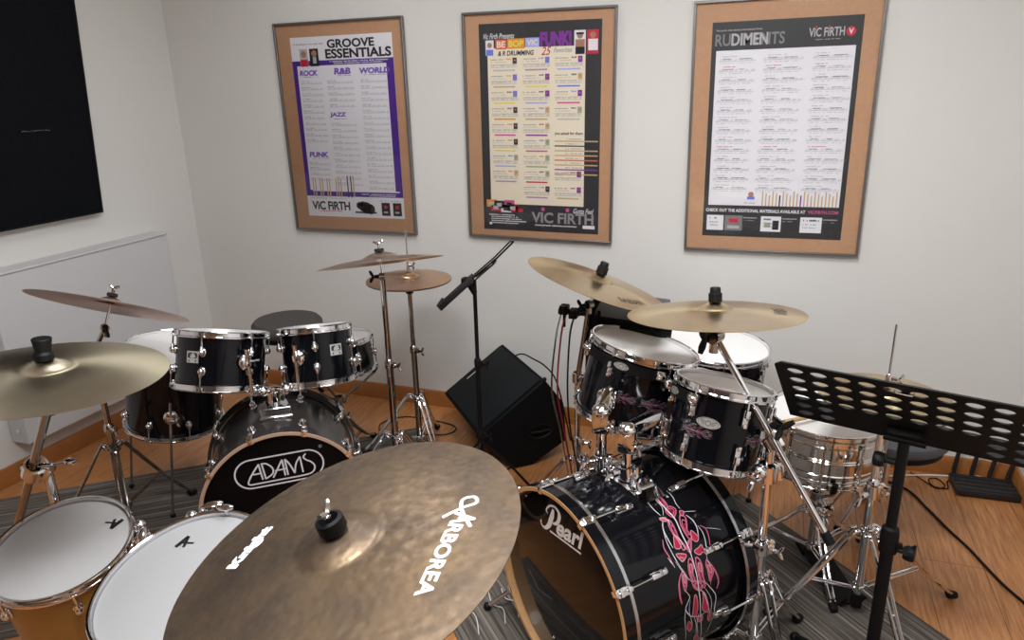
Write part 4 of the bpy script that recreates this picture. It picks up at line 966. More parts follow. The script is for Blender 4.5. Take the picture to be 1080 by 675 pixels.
posts(st, xyB, [(.08, .40, .0145), (.40, .69, .0120)]); tripod(st, xyB, .36, .12, feet(xyB, .28, (75, 195, 315))); cyl_top(st, cB, nB, 'flare', size=1.25, bell=.038)

# far left pinkish crash
cC, nC = V((-2.124, 1.763, .912)), V((-.007, .475, .880)); nC.normalize()
cymbal('crash_cymbal', 'pinkish bronze crash cymbal tilted away, in front of the wall heater', cC, nC, .254, 'bronze_pink', bow=.014, bell_r=.16, bell_h=.022)
pC = (-2.243, 1.758); st = thing('cymbal_stand', 'chrome boom stand under the pinkish crash cymbal by the heater', 'stand', (*pC, 0), 'cymbal stands')
tC = cC-nC*.075; hC = V((pC[0], pC[1], .73))
tilter(st, tC, (.8, -.5, 0)); MB().tube([tC, hC], .0080, 14).build('boom_arm', 'nickel', st, world=True)
mb = MB(); clampring(mb, hC, .018, .035); mb.build('boom_clamp', 'chrome', st, world=True)
posts(st, pC, [(.06, .45, .0135), (.45, .72, .0110)], 'nickel'); tripod(st, pC, .36, .12, [(-2.20, 2.03), (-2.45, 1.60), (-2.02, 1.58)], 'nickel'); cyl_top(st, cC, nC, 'wing', bell=.036, down=.08)

# crash in the middle and hi-hat of the left kit
cD, nD = V((-1.342, 2.256, .998)), V((-.175, .185, .967)); nD.normalize()
cymbal('crash_cymbal', 'bronze crash cymbal with a high bell seen edge-on, above the copper hi-hat', cD, nD, .2286, 'bronze_rose', bow=.019, bell_r=.27, bell_h=.022)
tD = cD-nD*.03; st = thing('cymbal_stand', 'straight dark chrome cymbal stand left of the hi-hat stand', 'stand', (tD.x, tD.y, 0), 'cymbal stands')
tilter(st, tD-V((0, 0, .02)), (-.9, -.3, 0)); pD = (tD.x, tD.y)
posts(st, pD, [(.06, .62, .0140), (.62, tD.z-.03, .0110)], 'nickel'); tripod(st, pD, .30, .10, feet(pD, .26, (200, 320, 80)), 'chrome'); cyl_top(st, cD, nD, 'wing', down=.04, bell=.041)

def hihat(xy, z, r, m, lab, tilt_n, top, st_label, feet_, rodtop, postm='nickel'):
    c = V((*xy, z))
    cymbal('hi_hat_cymbal', lab[0], c, tilt_n, r, m, bow=.014, bell_r=.2, bell_h=.018, group='hi-hat cymbals')
    cymbal('hi_hat_cymbal', lab[1], c-V(tilt_n)*.006, tilt_n, r, m, bow=.014, bell_r=.2, bell_h=.018, flip=True, group='hi-hat cymbals')
    st = thing('hi_hat_stand', st_label, 'stand', (*xy, 0), 'hi-hat stands'); x, y = xy
    MB().tube([(x, y, z-.1), (x, y, rodtop)], .0032, 10).build('pull_rod', 'steel', st, world=True)
    mb = MB(); mb.lathe([(.0035, z+.034), (.011, z+.034), (.011, z+.044), (.0085, z+.046), (.0085, z+.072), (.0035, z+.074)], Matrix.Translation((x, y, 0)), 20, closed=True); wing(mb, (x+.008, y-.002, z+.060), (1, -.2, 0), (0, 0, 1)); mb.build('clutch', 'chrome', st, world=True)
    MB().lathe([(.004, z-.060), (.016, z-.060), (.018, z-.050), (.012, z-.042), (.012, z-.036), (.004, z-.036)], Matrix.Translation((x, y, 0)), 20, closed=True).build('cymbal_seat', 'rubber', st, world=True)
    posts(st, xy, [(.05, z*.64, .0130), (z*.64, z-.055, .0100)], postm)
    tripod(st, xy, .30, .10, feet_, 'chrome')
    return st
def pedal(t, xy, d, L=.27):
    d = V((*d, 0)).normalized(); n = V((-d.y, d.x, 0)); x, y = xy; p = V((x, y, .055))
    mb = MB(); M = frame((x+d.x*(L/2+.03), y+d.y*(L/2+.03), .035), V((-d.x*.18, -d.y*.18, 1)), d); mb.box((0, 0, 0), (L, .085, .008), M, .003); mb.box((L/2-.02, 0, -.008), (.06, .085, .016), M, .003); mb.build('footboard', 'powder_black', t, world=True)
    mb = MB()
    for g in (1, -1): mb.tube([V((x, y, .06))+n*g*.028, V((x, y, .012))+n*g*.030+d*.03], .006, 8)
    mb.box((x, y, .055), (.03, .03, .05), None, .004); mb.build('pedal_frame', 'powder_black', t, world=True)
xyH = (-1.434, 2.626)
h1 = hihat(xyH, .837, .178, 'bronze_copper', ('coppery top hi-hat cymbal, below the crash of the left kit', 'coppery bottom hi-hat cymbal under its twin on the left kit'), (0, 0, 1), 0,
           'chrome hi-hat stand below the coppery hi-hats against the back wall', feet(xyH, .27, (-40, 100, 205)), 1.05)
pedal(h1, xyH, (-.5, -.3))

# right kit: far crash, near crash, hi-hat
cE, nE = V((-.512, 2.150, 1.005)), V((.311, .138, .940)); nE.normalize()
cymbal('crash_cymbal', 'bronze crash cymbal sloping down to the right, left one above the Pearl kit', cE, nE, .2286, 'bronze', bow=.015, bell_r=.18, bell_h=.018, draw=dark_logo(math.radians(-36), .180, .60, 'SABIAN', .030))
pE = (-.625, 2.345); tE = cE-nE*.07; hE = V((*pE, .60)); st = thing('cymbal_stand', 'chrome boom stand with cable clamps under the left crash of the Pearl kit', 'stand', (*pE, 0), 'cymbal stands')
tilter(st, tE, (-.6, -.8, 0)); MB().tube([tE, hE+V((0, 0, .0))], .0095, 16).build('boom_arm', 'nickel', st, world=True)
posts(st, pE, [(.05, .36, .0135), (.36, .61, .0110)]); tripod(st, pE, .27, .10, feet(pE, .27, (195, 315, 75))); cyl_top(st, cE, nE, 'sleeve', down=.085, bell=.034)
mb = MB(); clampring(mb, hE, .020, .04); mb.build('boom_clamp', 'chrome', st, world=True)
mb = MB(); q = V((-.585, 2.225, .885)); 
for k, (dx, dz) in enumerate(((-.055, .004), (-.020, -.004), (.020, .006), (.045, -.010))): mb.box(q+V((dx, -.01*(k % 2), dz)), (.028, .04, .030), None, .004)
mb.tube([q+V((-.075, 0, -.004)), q+V((.065, .01, -.004))], .010, 12); mb.tube([q+V((-.05, -.02, .02)), q+V((-.05, -.02, -.05))], .005, 8); mb.tube([q+V((.0, -.03, .0)), q+V((.035, -.045, .012))], .006, 8); mb.build('multi_clamp', 'powder_black', st, world=True)
mb = MB(); mb.tube([tE+V((.02, .02, .01)), q+V((.03, .01, -.01)), q+V((.02, .03, -.25))], .011, 12); mb.build('rack_tube', 'powder_black', st, world=True)

cF, nF = V((-.133, 1.896, 1.014)), V((-.059, .111, .992)); nF.normalize()
cymbal('crash_cymbal', 'bronze crash cymbal with black topper, right one above the Pearl toms', cF, nF, .2286, 'bronze', bow=.015, bell_r=.18, bell_h=.018, draw=dark_logo(math.radians(6), .145, -.52, 'SABIAN', .034))
tF = V((-.130, 1.885, .960)); tailF = V((.181, 1.713, .519)); hF = V((.047, 1.787, .709))
st = thing('cymbal_stand', 'chrome boom stand whose long arm slants down right of the Pearl toms', 'stand', (hF.x, hF.y, 0), 'cymbal stands')
tilter(st, tF, (-.45, -.9, 0), s=1.6); MB().tube([tF, tailF], .0088, 18).build('boom_arm', 'chrome', st, world=True)
MB().tube([tailF-(tailF-tF).normalized()*.012, tailF+(tailF-tF).normalized()*.02], .0125, 16).build('arm_end_cap', 'rubber', st, world=True)
mb = MB(); clampring(mb, hF+V((-.012, .014, 0)), .020, .036, (tailF-tF).normalized()); mb.build('boom_clamp', 'chrome', st, world=True)
pF = (hF.x-.014, hF.y+.016)
mb = MB(); clampring(mb, V((*pF, .625)), .026, .05); mb.ball(V((*pF, .63))+V((-.02, -.015, 0)), .022); wing(mb, V((*pF, .62))+V((-.02, -.03, 0)), (-.6, -.8, 0), (0, 0, 1), 1.4); mb.build('ball_clamp', 'chrome', st, world=True)
mb = MB(); clampring(mb, V((*pF, .40)), .024, .04); wing(mb, V((*pF, .425))+V((-.012, -.02, 0)), (-.3, -.9, .2), (1, -.3, 0), 1.6); mb.build('height_clamp', 'chrome', st, world=True)
wm = MB(); wing(wm, V((*pF, .76)), (.5, -.6, .1), (.6, .4, .7), 1.7); wm.build('wing_screw', 'powder_black', st, world=True)
posts(st, pF, [(.05, .41, .0145), (.41, .745, .0120)]); tripod(st, pF, .30, .10, feet(pF, .25, (60, 300, 180))); cyl_top(st, cF, nF, 'sleeve', down=.05, bell=.034)

xyG = (.331, 2.127)
h2 = hihat(xyG, .736, .178, 'bronze', ('bronze top hi-hat cymbal seen through the holes of the perforated desk', 'bronze bottom hi-hat cymbal under its twin behind the perforated desk'), V((.03, -.02, 1)).normalized(), 0,
           'chrome hi-hat stand behind the black perforated music stand', [(.618, 2.291), (.45, 1.86), (.085, 2.03)], .955, 'chrome')
mb = MB(); clampring(mb, V((*xyG, .44)), .024, .045); wing(mb, V((*xyG, .44))+V((-.02, -.03, 0)), (-.6, -.8, 0), (0, 0, 1), 1.6); mb.build('height_clamp', 'chrome', h2, world=True)
pedal(h2, xyG, (-.3, .6))

# snare stands
def snare_stand(label, xy, ztop, R, feet_, postm='chrome', zb=None):
    st = thing('snare_stand', label, 'stand', (*xy, 0), 'snare stands'); x, y = xy
    posts(st, xy, [(.05, .26, .0125), (.26, ztop-.16, .0100)], postm); tripod(st, xy, .20, .07, feet_, postm)
    mb = MB(); mb.tube([(x, y, ztop-.17), (x+.02, y-.02, ztop-.15), (x, y, ztop-.13)], .014, 12); clampring(mb, V((x, y, ztop-.13)), .022, .03); mb.build('swivel', postm, st, world=True)
    for k in range(3):
        a = math.radians(-80+120*k); d = V((math.cos(a), math.sin(a), 0)); mb = MB()
        e = V((x, y, ztop-.012))+d*R; mb.tube([V((x, y, ztop-.14)), V((x, y, ztop-.09))+d*R*.45, e-V((0, 0, .012)), e+V((0, 0, .02))+d*.008], [.007, .006, .006, .006], 10)
        ar = mb.build('basket_arm', postm, st, world=True)
        o = MB().tube([e-V((0, 0, .012))-d*.012, e+V((0, 0, .002))+d*.004, e+V((0, 0, .028))+d*.009], .0095, 10).build('rubber_grip', 'rubber', ar)
        I = st.matrix_basis.inverted()
        for v in o.data.vertices: v.co = I @ v.co
    return st
snare_stand('chrome snare stand under the nickel snare drum', (.203, 2.352), .400, .176, feet((.203, 2.352), .24, (165, 285, 45)))
snare_stand('dark chrome snare stand under the black snare of the ADAMS kit', (-1.735, 2.475), .442, .165, feet((-1.735, 2.475), .24, (-30, 90, 210)), 'nickel')

# tom holders on the bass drums
st = thing('tom_holder', 'chrome twin tom holder on top of the ADAMS bass drum', 'tom holder', (-1.60, 1.895, .528), 'tom holders')
mb = MB(); Mh = frame((-1.585, 1.885, .530), (0, 0, 1), sd); mb.prism([(-.055, -.05), (.055, -.05), (.040, .04), (-.040, .04)], .012, Mh); mb.prism([(-.052, -.042), (.052, -.042), (.038, .034), (-.038, .034)], .040, Mh); mb.build('mount_base', 'chrome', st, world=True, bevel=.004)
mb = MB(); mb.tube([(-1.585, 1.885, .53), (-1.585, 1.885, .63)], .016, 20); clampring(mb, V((-1.585, 1.885, .60)), .024, .04); mb.build('receiver_post', 'chrome', st, world=True)
for sgn, tm, a_ in ((-1, TomL, az(-20)), (1, TomR, az(-84))):
    Mt = tm.matrix_basis; Rr = .1435 if sgn < 0 else .1195
    p = Mt @ (radial(a_) @ V((Rr+.028, 0, -.09))); q = V((-1.585, 1.885, .628))
    mb = MB(); mb.tube([q, q+(p-q)*V((.6, .6, 0)).length*0+V(((p.x-q.x)*.5, (p.y-q.y)*.5, .004)), V((p.x, p.y, q.z+.01)), p+V((0, 0, .05))], .0075, 14); mb.ball(q+V(((p.x-q.x)*.5, (p.y-q.y)*.5, .004)), .018); mb.build('holder_arm', 'chrome', st, world=True)
    mb = MB(); T = radial(a_); mb.ball((Rr+.010, 0, -.088), (.016, .024, .028), T); mb.box((Rr+.024, 0, -.088), (.022, .020, .026), T, .005); mb.tube([T @ V((Rr+.03, .0, -.085)), T @ V((Rr+.038, .034, -.078))], .004, 8); tag(mb.build('mount_bracket', 'chrome', tm), 'chrome mounting bracket')
st = thing('tom_holder', 'chrome tom holder with two posts on the Pearl bass drum', 'tom holder', (-.36, 1.78, .565), 'tom holders')
cb = V((-.375, 1.70, 0)); Mh = Matrix.Translation((-.357, 1.735, .562)) @ Matrix.Rotation(math.atan2(.79, .613), 4, 'Z')
mb = MB()
for k in range(7):
    a = math.radians(-24+8*k); 
    if k < 6:
        a2 = math.radians(-16+8*k); P = []
        for (aa, w) in ((a, .05-.012*abs(k-3)/3), (a2, .05-.012*abs(k-2)/3)):
            for sx in (-1, 1):
                for rr in (.2735, .285): P.append(MP @ V((rr*math.sin(aa), rr*math.cos(aa), -.235+sx*w)))
        mb.add(P, [[0, 2, 6, 4], [1, 5, 7, 3], [0, 4, 5, 1], [2, 3, 7, 6], [0, 1, 3, 2], [4, 6, 7, 5]])
mb.build('mount_base', 'chrome', st, world=True)
for (bx, by), tm, a_, Rr, L_ in (((-.405, 1.775), T1, az(-100), .1565, .225), ((-.325, 1.735), T2, az(-105), .1245, .19)):
    ztop = .725 if tm is T1 else .70
    mb = MB(); mb.tube([(bx, by, .565), (bx, by, ztop)], .0145, 20); clampring(mb, V((bx, by, .60)), .022, .04); wing(mb, (bx-.018, by-.018, .61), (-.7, -.7, 0), (0, 0, 1), 1.4); wing(mb, (bx+.018, by-.014, .59), (.7, -.7, 0), (0, 0, 1), 1.3); mb.build('holder_post', 'chrome', st, world=True)
    Mt = tm.matrix_basis; p = Mt @ (radial(a_) @ V((Rr+.03, 0, -L_*.45))); q = V((bx, by, ztop))
    mb = MB(); mb.box(q, (.048, .050, .07), None, .010); mb.ball(q+V((.0, -.004, .030)), (.027, .027, .020), None, 20); mb.tube([q+V((0, 0, .025)), q.lerp(p, .45)+V((0, 0, .030)), p], [.023, .026, .014], 18); mb.box(q.lerp(p, .45)+V((0, 0, .024)), (.056, .050, .044), Matrix.Identity(4), .012); wing(mb, q+V((.018, -.018, .0)), (.6, -.7, 0), (0, 0, 1), 1.3); mb.build('holder_arm', 'chrome', st, world=True)
# suspension arms under the top hoops, each with a small oval label
for tm, R, a0_, a1_, lab_a in ((T1, .1565, -150, -62, -100), (T3, .1235, -172, -118, -150)):
    mb = MB(); o = []
    for a in range(a0_, a1_+1, 4):
        q = az(a); c_, s_ = math.cos(q), math.sin(q)
        o.append([V(((R+rr)*c_, (R+rr)*s_, z)) for rr, z in ((.014, -.016), (.018, -.016), (.018, -.046), (.014, -.046))])
    k = len(o); mb.add([p for r_ in o for p in r_], [[i*4+j, i*4+(j+1) % 4, i*4+4+(j+1) % 4, i*4+4+j] for i in range(k-1) for j in range(4)]+[[0, 1, 2, 3], [4*k-4, 4*k-3, 4*k-2, 4*k-1]])
    arm = mb.build('suspension_arm', 'powder_black', tm)
    for a in (a0_, a1_):
        T = radial(az(a)); mb = MB(); mb.box((R+.014, 0, -.028), (.026, .030, .024), T, .005); mb.ball((R+.024, 0, -.030), (.012, .015, .013), T); mb.build('arm_clamp', 'chrome', arm)
    badge(arm, R+.0175, az(lab_a), -.031, 'oval', .72)
T = radial(az(-25)); mb = MB(); mb.box((.1235+.016, 0, -.10), (.03, .03, .04), T, .006); mb.tube([T @ V((.14, 0, -.10)), T @ V((.175, .01, -.13))], .010, 12); mb.build('mount_bracket', 'chrome', T3)

# concert tom stand and mount hardware
st = thing('tom_stand', 'chrome double tom stand carrying the two white-headed concert toms', 'stand', (-1.345, 1.10, 0))
pS = (-1.345, 1.175); posts(st, pS, [(.05, .35, .0140), (.35, .555, .0120)]); tripod(st, pS, .30, .10, feet(pS, .30, (90, 210, 330)))
mb = MB(); mb.tube([(-1.455, 1.155, .46), (-1.345, 1.175, .53), (-1.24, 1.165, .575)], .009, 14); mb.box((-1.345, 1.175, .54), (.05, .04, .05), None, .008); mb.build('cross_arm', 'chrome', st, world=True)
for Mt, tm, a_, Rr in ((CT1, c1, az(35), .1535), (CT2, c2, az(118), .1785)):
    T = radial(a_); mb = MB(); mb.box((Rr+.014, 0, -.03), (.03, .045, .05), T, .008); mb.ball((Rr+.030, 0, -.018), .018, T); mb.ball((Rr+.034, -.02, .005), (.012, .03, .008), T); mb.tube([T @ V((Rr+.03, -.02, -.02)), T @ V((Rr+.034, -.02, .005))], .006, 8); mb.ball((Rr+.02, .026, -.004), .016, T)
    tag(mb.build('mount_bracket', 'chrome', tm), 'chrome mounting clamp with wing screw')
T = radial(az(97)); mb = MB(); mb.tube([T @ V((.185, 0, -.005)), T @ V((.185, 0, .018))], .005, 8); mb.ball((.185, 0, .022), (.010, .024, .006), T); mb.build('wing_screw', 'chrome', c2)

# ------------------------------------------------------------------ seats
def throne(label, c, r, zt, seatm, th=.075, legs=(80, 200, 320), spread=.24):
    t = thing('drum_throne', label, 'stool', (c[0], c[1], 0), 'drum thrones')
    MB().lathe([(0, zt), (r*.6, zt-.001), (r*.9, zt-.008), (r*.985, zt-.022), (r, zt-.036), (r*.985, zt-.052), (r*.93, zt-.062), (0, zt-.064)], n=64).build('seat', seatm, t)
    MB().lathe([(0, zt-.062), (r*.90, zt-.062), (r*.90, zt-th-.01), (r*.4, zt-th-.014), (0, zt-th-.014)], n=48).build('seat_base', 'powder_black', t)
    MB().tube([(0, 0, .10), (0, 0, zt-th)], .0135, 18).build('post', 'chrome', t)
    x, y = c; 
    for a in legs:
        a = math.radians(a); d = V((math.cos(a), math.sin(a), 0)); n = V((-d.y, d.x, 0)); mb = MB()
        for g in (1, -1): mb.tube([V((0, 0, .30))+d*.02+n*g*.010, d*spread+V((0, 0, .02))+n*g*.006], .0042, 8); mb.tube([V((0, 0, .12))+d*.015+n*g*.006, d*spread*.54+V((0, 0, .158))+n*g*.006], .003, 8)
        lg = mb.build('leg', 'chrome', t); MB().ball(d*(spread+.005)+V((0, 0, .014)), (.016, .016, .014)).build('rubber_foot', 'rubber', lg)
    mb = MB(); clampring(mb, V((0, 0, .30)), .020, .03); clampring(mb, V((0, 0, .12)), .019, .025); mb.build('leg_collar', 'chrome', t)
throne('round grey cushioned drum stool behind the ADAMS rack toms', (-2.06, 2.60), .158, .622, 'seat_fabric')
throne('dark grey drum stool low behind the black perforated music stand', (.45, 2.68), .19, .425, 'grey_vinyl', legs=(100, 165, 215), spread=.17)

# ------------------------------------------------------------------ music stands
def perforated():
    M = frame((.309, 1.694, .877), (0, 0, 1)); yawd = math.radians(-15.72); tl = math.radians(-43.3)
    u = V((math.cos(yawd), math.sin(yawd), 0)); b = V((-math.sin(yawd), math.cos(yawd), 0)); v = V((0, 0, 1))*math.cos(tl)+b*math.sin(tl); n = u.cross(v)
    c = V((.309, 1.694, .877))
    t = thing('music_stand', 'black orchestral music stand with a perforated desk at the right edge', 'music stand', (c.x+.012, c.y+.05, 0))
    W, Hh, th = .545, .300, .0035; NC, NR = 10, 6; cw = W*.93/NC; ch = Hh*.92/NR
    mb = MB(); P = lambda x, y, z: c+u*x+v*y+n*z
    n_ = 24; vs = []; fs = []
    def tri(zs, flip):
        for i in range(NC):
            for j in range(NR):
                cx = -W*.465+cw*(i+.5); cy = -Hh*.46+ch*(j+.5)
                hole = not (j == 0 and 0) ; rx, ry = .0185, .0128
                o = len(vs); ring = []; sq = []
                for k in range(n_):
                    q = 2*PI*k/n_; ring.append(P(cx+rx*math.cos(q), cy+ry*math.sin(q), zs))
                    m_ = max(abs(math.cos(q)), abs(math.sin(q))); sq.append(P(cx+cw/2*math.cos(q)/m_, cy+ch/2*math.sin(q)/m_, zs))
                vs.extend(ring+sq)
                solid = j < 2 and 2 <= i <= 7
                for k in range(n_): fs.append([o+k, o+(k+1) % n_, o+n_+(k+1) % n_, o+n_+k])
                if solid: fs.append([o+k for k in range(n_)])
                elif zs > 0:
                    o2 = len(vs); vs.extend([P(cx+rx*math.cos(2*PI*k/n_), cy+ry*math.sin(2*PI*k/n_), -th/2) for k in range(n_)])
                    for k in range(n_): fs.append([o+k, o+(k+1) % n_, o2+(k+1) % n_, o2+k])
    tri(th/2, 0); tri(-th/2, 1)
    mb.add(vs, fs)
    # margins round the perforated field, with clipped top corners
    gx, gy = cw*NC/2, ch*NR/2; cc = .018
    for z in (th/2, -th/2):
        mb.add([P(-gx, -gy, z), P(-gx, gy, z), P(-W/2, Hh/2-cc, z), P(-W/2, -Hh/2, z)], [[0, 1, 2, 3]])
        mb.add([P(gx, -gy, z), P(gx, gy, z), P(W/2, Hh/2-cc, z), P(W/2, -Hh/2, z)], [[0, 1, 2, 3]])
        mb.add([P(-gx, gy, z), P(gx, gy, z), P(W/2, Hh/2-cc, z), P(W/2-cc, Hh/2, z), P(-W/2+cc, Hh/2, z), P(-W/2, Hh/2-cc, z)], [[0, 1, 2, 3, 4, 5]])
        mb.add([P(-gx, -gy, z), P(gx, -gy, z), P(W/2, -Hh/2, z), P(-W/2, -Hh/2, z)], [[0, 1, 2, 3]])
    E_ = [(-W/2, -Hh/2), (W/2, -Hh/2), (W/2, Hh/2-cc), (W/2-cc, Hh/2), (-W/2+cc, Hh/2), (-W/2, Hh/2-cc)]
    for i in range(6):
        a, b_ = E_[i], E_[(i+1) % 6]; mb.add([P(*a, th/2), P(*b_, th/2), P(*b_, -th/2), P(*a, -th/2)], [[0, 1, 2, 3]])
    tag(mb.build('desk', 'powder_black', t, world=True, angle=20), 'desk punched with rows of oval holes')
    # lip for the music, on the reader's side
    sgn = 1 if n.y > 0 else -1
    mb = MB(); L0 = [P(-W/2, -Hh/2, 0), P(W/2, -Hh/2, 0), P(W/2, -Hh/2, sgn*.055), P(-W/2, -Hh/2, sgn*.055)]; L1 = [q-v*.003 for q in L0]
    mb.add(L0+L1, [[0, 1, 2, 3], [4, 5, 6, 7], [0, 1, 5, 4], [1, 2, 6, 5], [2, 3, 7, 6], [3, 0, 4, 7]]); mb.build('lip', 'powder_black', t, world=True)
    Mr = frame(c, n, u); s2 = -sgn
    mb = MB(); mb.box((0, -.100, s2*.012), (.075, .05, .018), Mr, .004); mb.tube([P(-.045, -.10, s2*.022), P(.045, -.10, s2*.022)], .008, 12); mb.build('desk_bracket', 'powder_black', t, world=True)
    mb = MB(); mb.tube([P(-.02, Hh/2-.028, s2*.003), P(-.018, Hh/2-.036, s2*.006), P(.014, Hh/2-.036, s2*.006), P(.016, Hh/2-.028, s2*.003)], .0022, 8); mb.build('paper_clip', 'steel', t, world=True)
    hub = P(0, -.100, s2*.024); px, py = hub.x, hub.y
    posts(t, (px, py), [(.06, .52, .0155), (.52, hub.z, .0125)], 'powder_black')
    mb = MB(); mb.lathe([(.012, .49), (.0215, .49), (.0215, .54), (.019, .555), (.0125, .56)], Matrix.Translation((px, py, 0)), 20); mb.build('collar', 'powder_black', t, world=True)
    for z, sx in ((.50, 1), (hub.z-.06, -1)):
        mb = MB(); q = V((px, py, z)); d = V((sx*.95, -.3*sx, 0)).normalized(); mb.tube([q+d*.012, q+d*.045], .006, 10); mb.lathe([(0, .035), (.016, .035), (.019, .042), (.019, .055), (.016, .060), (0, .060)], frame(q, d, (0, 0, 1)), 9); mb.build('clamp_knob', 'rubber', t, world=True)
    for k, a in enumerate((10, 130, 250)):
        a = math.radians(a); d = V((math.cos(a), math.sin(a), 0)); o = V((px, py, 0)); lg = MB().tube([o+V((0, 0, .10)), o+d*.12+V((0, 0, .075)), o+d*.26+V((0, 0, .016))], .0095, 12).build('leg', 'powder_black', t, world=True)
        q = MB().ball(o+d*.262+V((0, 0, .014)), (.016, .016, .014)).build('rubber_foot', 'rubber', lg)
        I = t.matrix_basis.inverted()
        for vv in q.data.vertices: vv.co = I @ vv.co
    mb = MB(); clampring(mb, V((px, py, .09)), .024, .05); mb.build('leg_hub', 'powder_black', t, world=True)
perforated()

def side_stand():
    """desk seen almost edge-on beside the left kit"""
    p = V((-1.02, 2.36, 0)); t = thing('music_stand', 'black folding music stand seen edge-on in front of the floor monitor', 'music stand', p)
    c = V((-1.02, 2.36, .945)); u = V((-.38, .91, -.20)).normalized()
    v = V((.205, .135, .20)); v = (v-u*v.dot(u)).normalized(); n = u.cross(v); P = lambda x, y, z: c+u*x+v*y+n*z
    M = frame(c, n, u)
    mb = MB(); mb.box((0, -.080, 0), (.30, .150, .018), M, .002); mb.box((0, -.156, -.004), (.30, .008, .026), M, .002); mb.build('desk', 'powder_black', t, world=True)
    mb = MB()
    for s in (-1, 1): mb.tube([P(s*.10, 0, 0), P(s*.13, .10, .004), P(s*.15, .185, 0)], .0032, 8)
    mb.tube([P(-.15, .185, 0), P(.15, .185, 0)], .003, 8); mb.tube([P(-.13, .0, .0), P(.13, .0, .0)], .003, 8); mb.tube([P(-.10, .0, .010), P(0, .085, .016), P(.10, .0, .010)], .003, 8); mb.box((0, .088, .010), (.04, .02, .012), M, .002)
    mb.build('wire_extension', 'powder_black', t, world=True)
    mb = MB(); q = P(0, -.03, -.01); mb.box(q-V((0, 0, .01)), (.03, .035, .035), None, .006); mb.tube([q, V((c.x, c.y, .88))], .011, 10); mb.build('tilt_joint', 'powder_black', t, world=True)
    posts(t, (p.x, p.y), [(.06, .32, .0115), (.32, .62, .0095), (.62, .93, .0075)], 'powder_black')
    for a in (30, 150, 270):
        a = math.radians(a); d = V((math.cos(a), math.sin(a), 0)); lg = MB().tube([V((0, 0, .28)), d*.12+V((0, 0, .15)), d*.22+V((0, 0, .016))], .0055, 8).build('leg', 'powder_black', t)
        MB().tube([V((0, 0, .07)), d*.12+V((0, 0, .15))], .004, 8).build('brace', 'powder_black', t); MB().ball(d*.222+V((0, 0, .011)), (.012, .012, .011)).build('rubber_foot', 'rubber', lg)
side_stand()

def desk_grey():
    px_, py_ = -.425, 2.39
    t = thing('music_stand', 'flat dark grey music desk holding a blue pen behind the Pearl cymbals', 'music stand', (px_, py_, 0))
    c = V((-.442, 2.355, .866)); u = V((.232, .045, -.028)).normalized(); v = V((-.01, .20, .030)); v = (v-u*v.dot(u)).normalized(); n = u.cross(v); M = frame(c, n, u)
    MB().box((0, 0, 0), (.27, .235, .005), M, .002).build('desk', 'grey_vinyl', t, world=True)
    mb = MB(); mb.box((0, -.118, .008), (.27, .006, .022), M, .001); mb.box((0, -.118, -.012), (.27, .02, .022), M, .002); mb.build('lip', 'powder_black', t, world=True)
    mb = MB(); mb.tube([(px_, py_, .07), (px_, py_, .50)], .012, 14); mb.tube([(px_, py_, .48), (px_, py_, .86)], .0095, 14); mb.build('post', 'powder_black', t, world=True)
    for a in (50, 170, 290):
        a = math.radians(a); d = V((math.cos(a), math.sin(a), 0)); MB().tube([V((0, 0, .10)), d*.10+V((0, 0, .07)), d*.20+V((0, 0, .012))], .009, 10).build('leg', 'powder_black', t)
    p0 = c-u*.01-v*.05+n*.008; pn = thing('pen', 'blue and white pen on the flat grey music desk', 'pen', p0)
    MB().tube([p0, p0+u*.022+v*.002], .0055, 10).build('cap', 'blue_plastic', pn, world=True); MB().tube([p0+u*.022+v*.002, p0+u*.12+v*.012], .0042, 10).build('barrel', 'plastic_white', pn, world=True)
desk_grey()

# ------------------------------------------------------------------ floor monitor
def monitor():
    e = V((-.668, .744, 0)).normalized(); h = V((e.y, -e.x, 0)); O = V((-.960, 2.678, 0))
    prof = [(-.200, .192), (.109, .398), (.199, .272), (.213, .089), (.046, .004), (-.045, .004)]; Lx = .505
    t = thing('floor_monitor', 'black wedge floor monitor tipped against the back wall', 'loudspeaker', O)
    mb = MB(); k = len(prof); P = [O+h*s+V((0, 0, z)) for s, z in prof]
    mb.add(P+[q+e*Lx for q in P], [list(range(k)), list(range(k, 2*k))]+[[i, (i+1) % k, k+(i+1) % k, k+i] for i in range(k)]); mb.build('cabinet', 'speaker_carpet', t, world=True, bevel=.006)
    a, b = P[0], P[1]; d = (b-a); w = d.length; d.normalize(); nn = d.cross(e); 
    if nn.z < 0: nn = -nn
    M = Matrix.Identity(4)
    for i in range(3): M[i][0], M[i][1], M[i][2], M[i][3] = e[i], d[i], nn[i], a[i]
    MB().box((Lx/2, w/2, .004), (Lx-.03, w-.03, .010), M, .003).build('grille', 'speaker_grille', t, world=True)
    MB().box((Lx-.06, w*.42, .0105), (.006, .055, .002), M).build('name_plate', 'silver_ink', t, world=True)
    # recessed side handle
    side = -e; M2 = frame(O+h*.085+V((0, 0, .16)), side, h)
    mb = MB(); mb.lathe([(.050, .0), (.052, .004), (.046, .005), (.040, .001)], M2 @ Matrix.Diagonal((1.2, .7, 1, 1)), 32); mb.tube([M2 @ V((-.045, 0, .003)), M2 @ V((0, 0, .007)), M2 @ V((.045, 0, .003))], .006, 10); mb.build('side_handle', 'powder_black', t, world=True)
    for i, (s, z) in enumerate(((.109, .398), (-.200, .192))):
        q = O+h*s+V((0, 0, z)); MB().ball(q+e*.004, (.010, .010, .010)).build('corner_cap', 'rubber', t, world=True)
monitor()

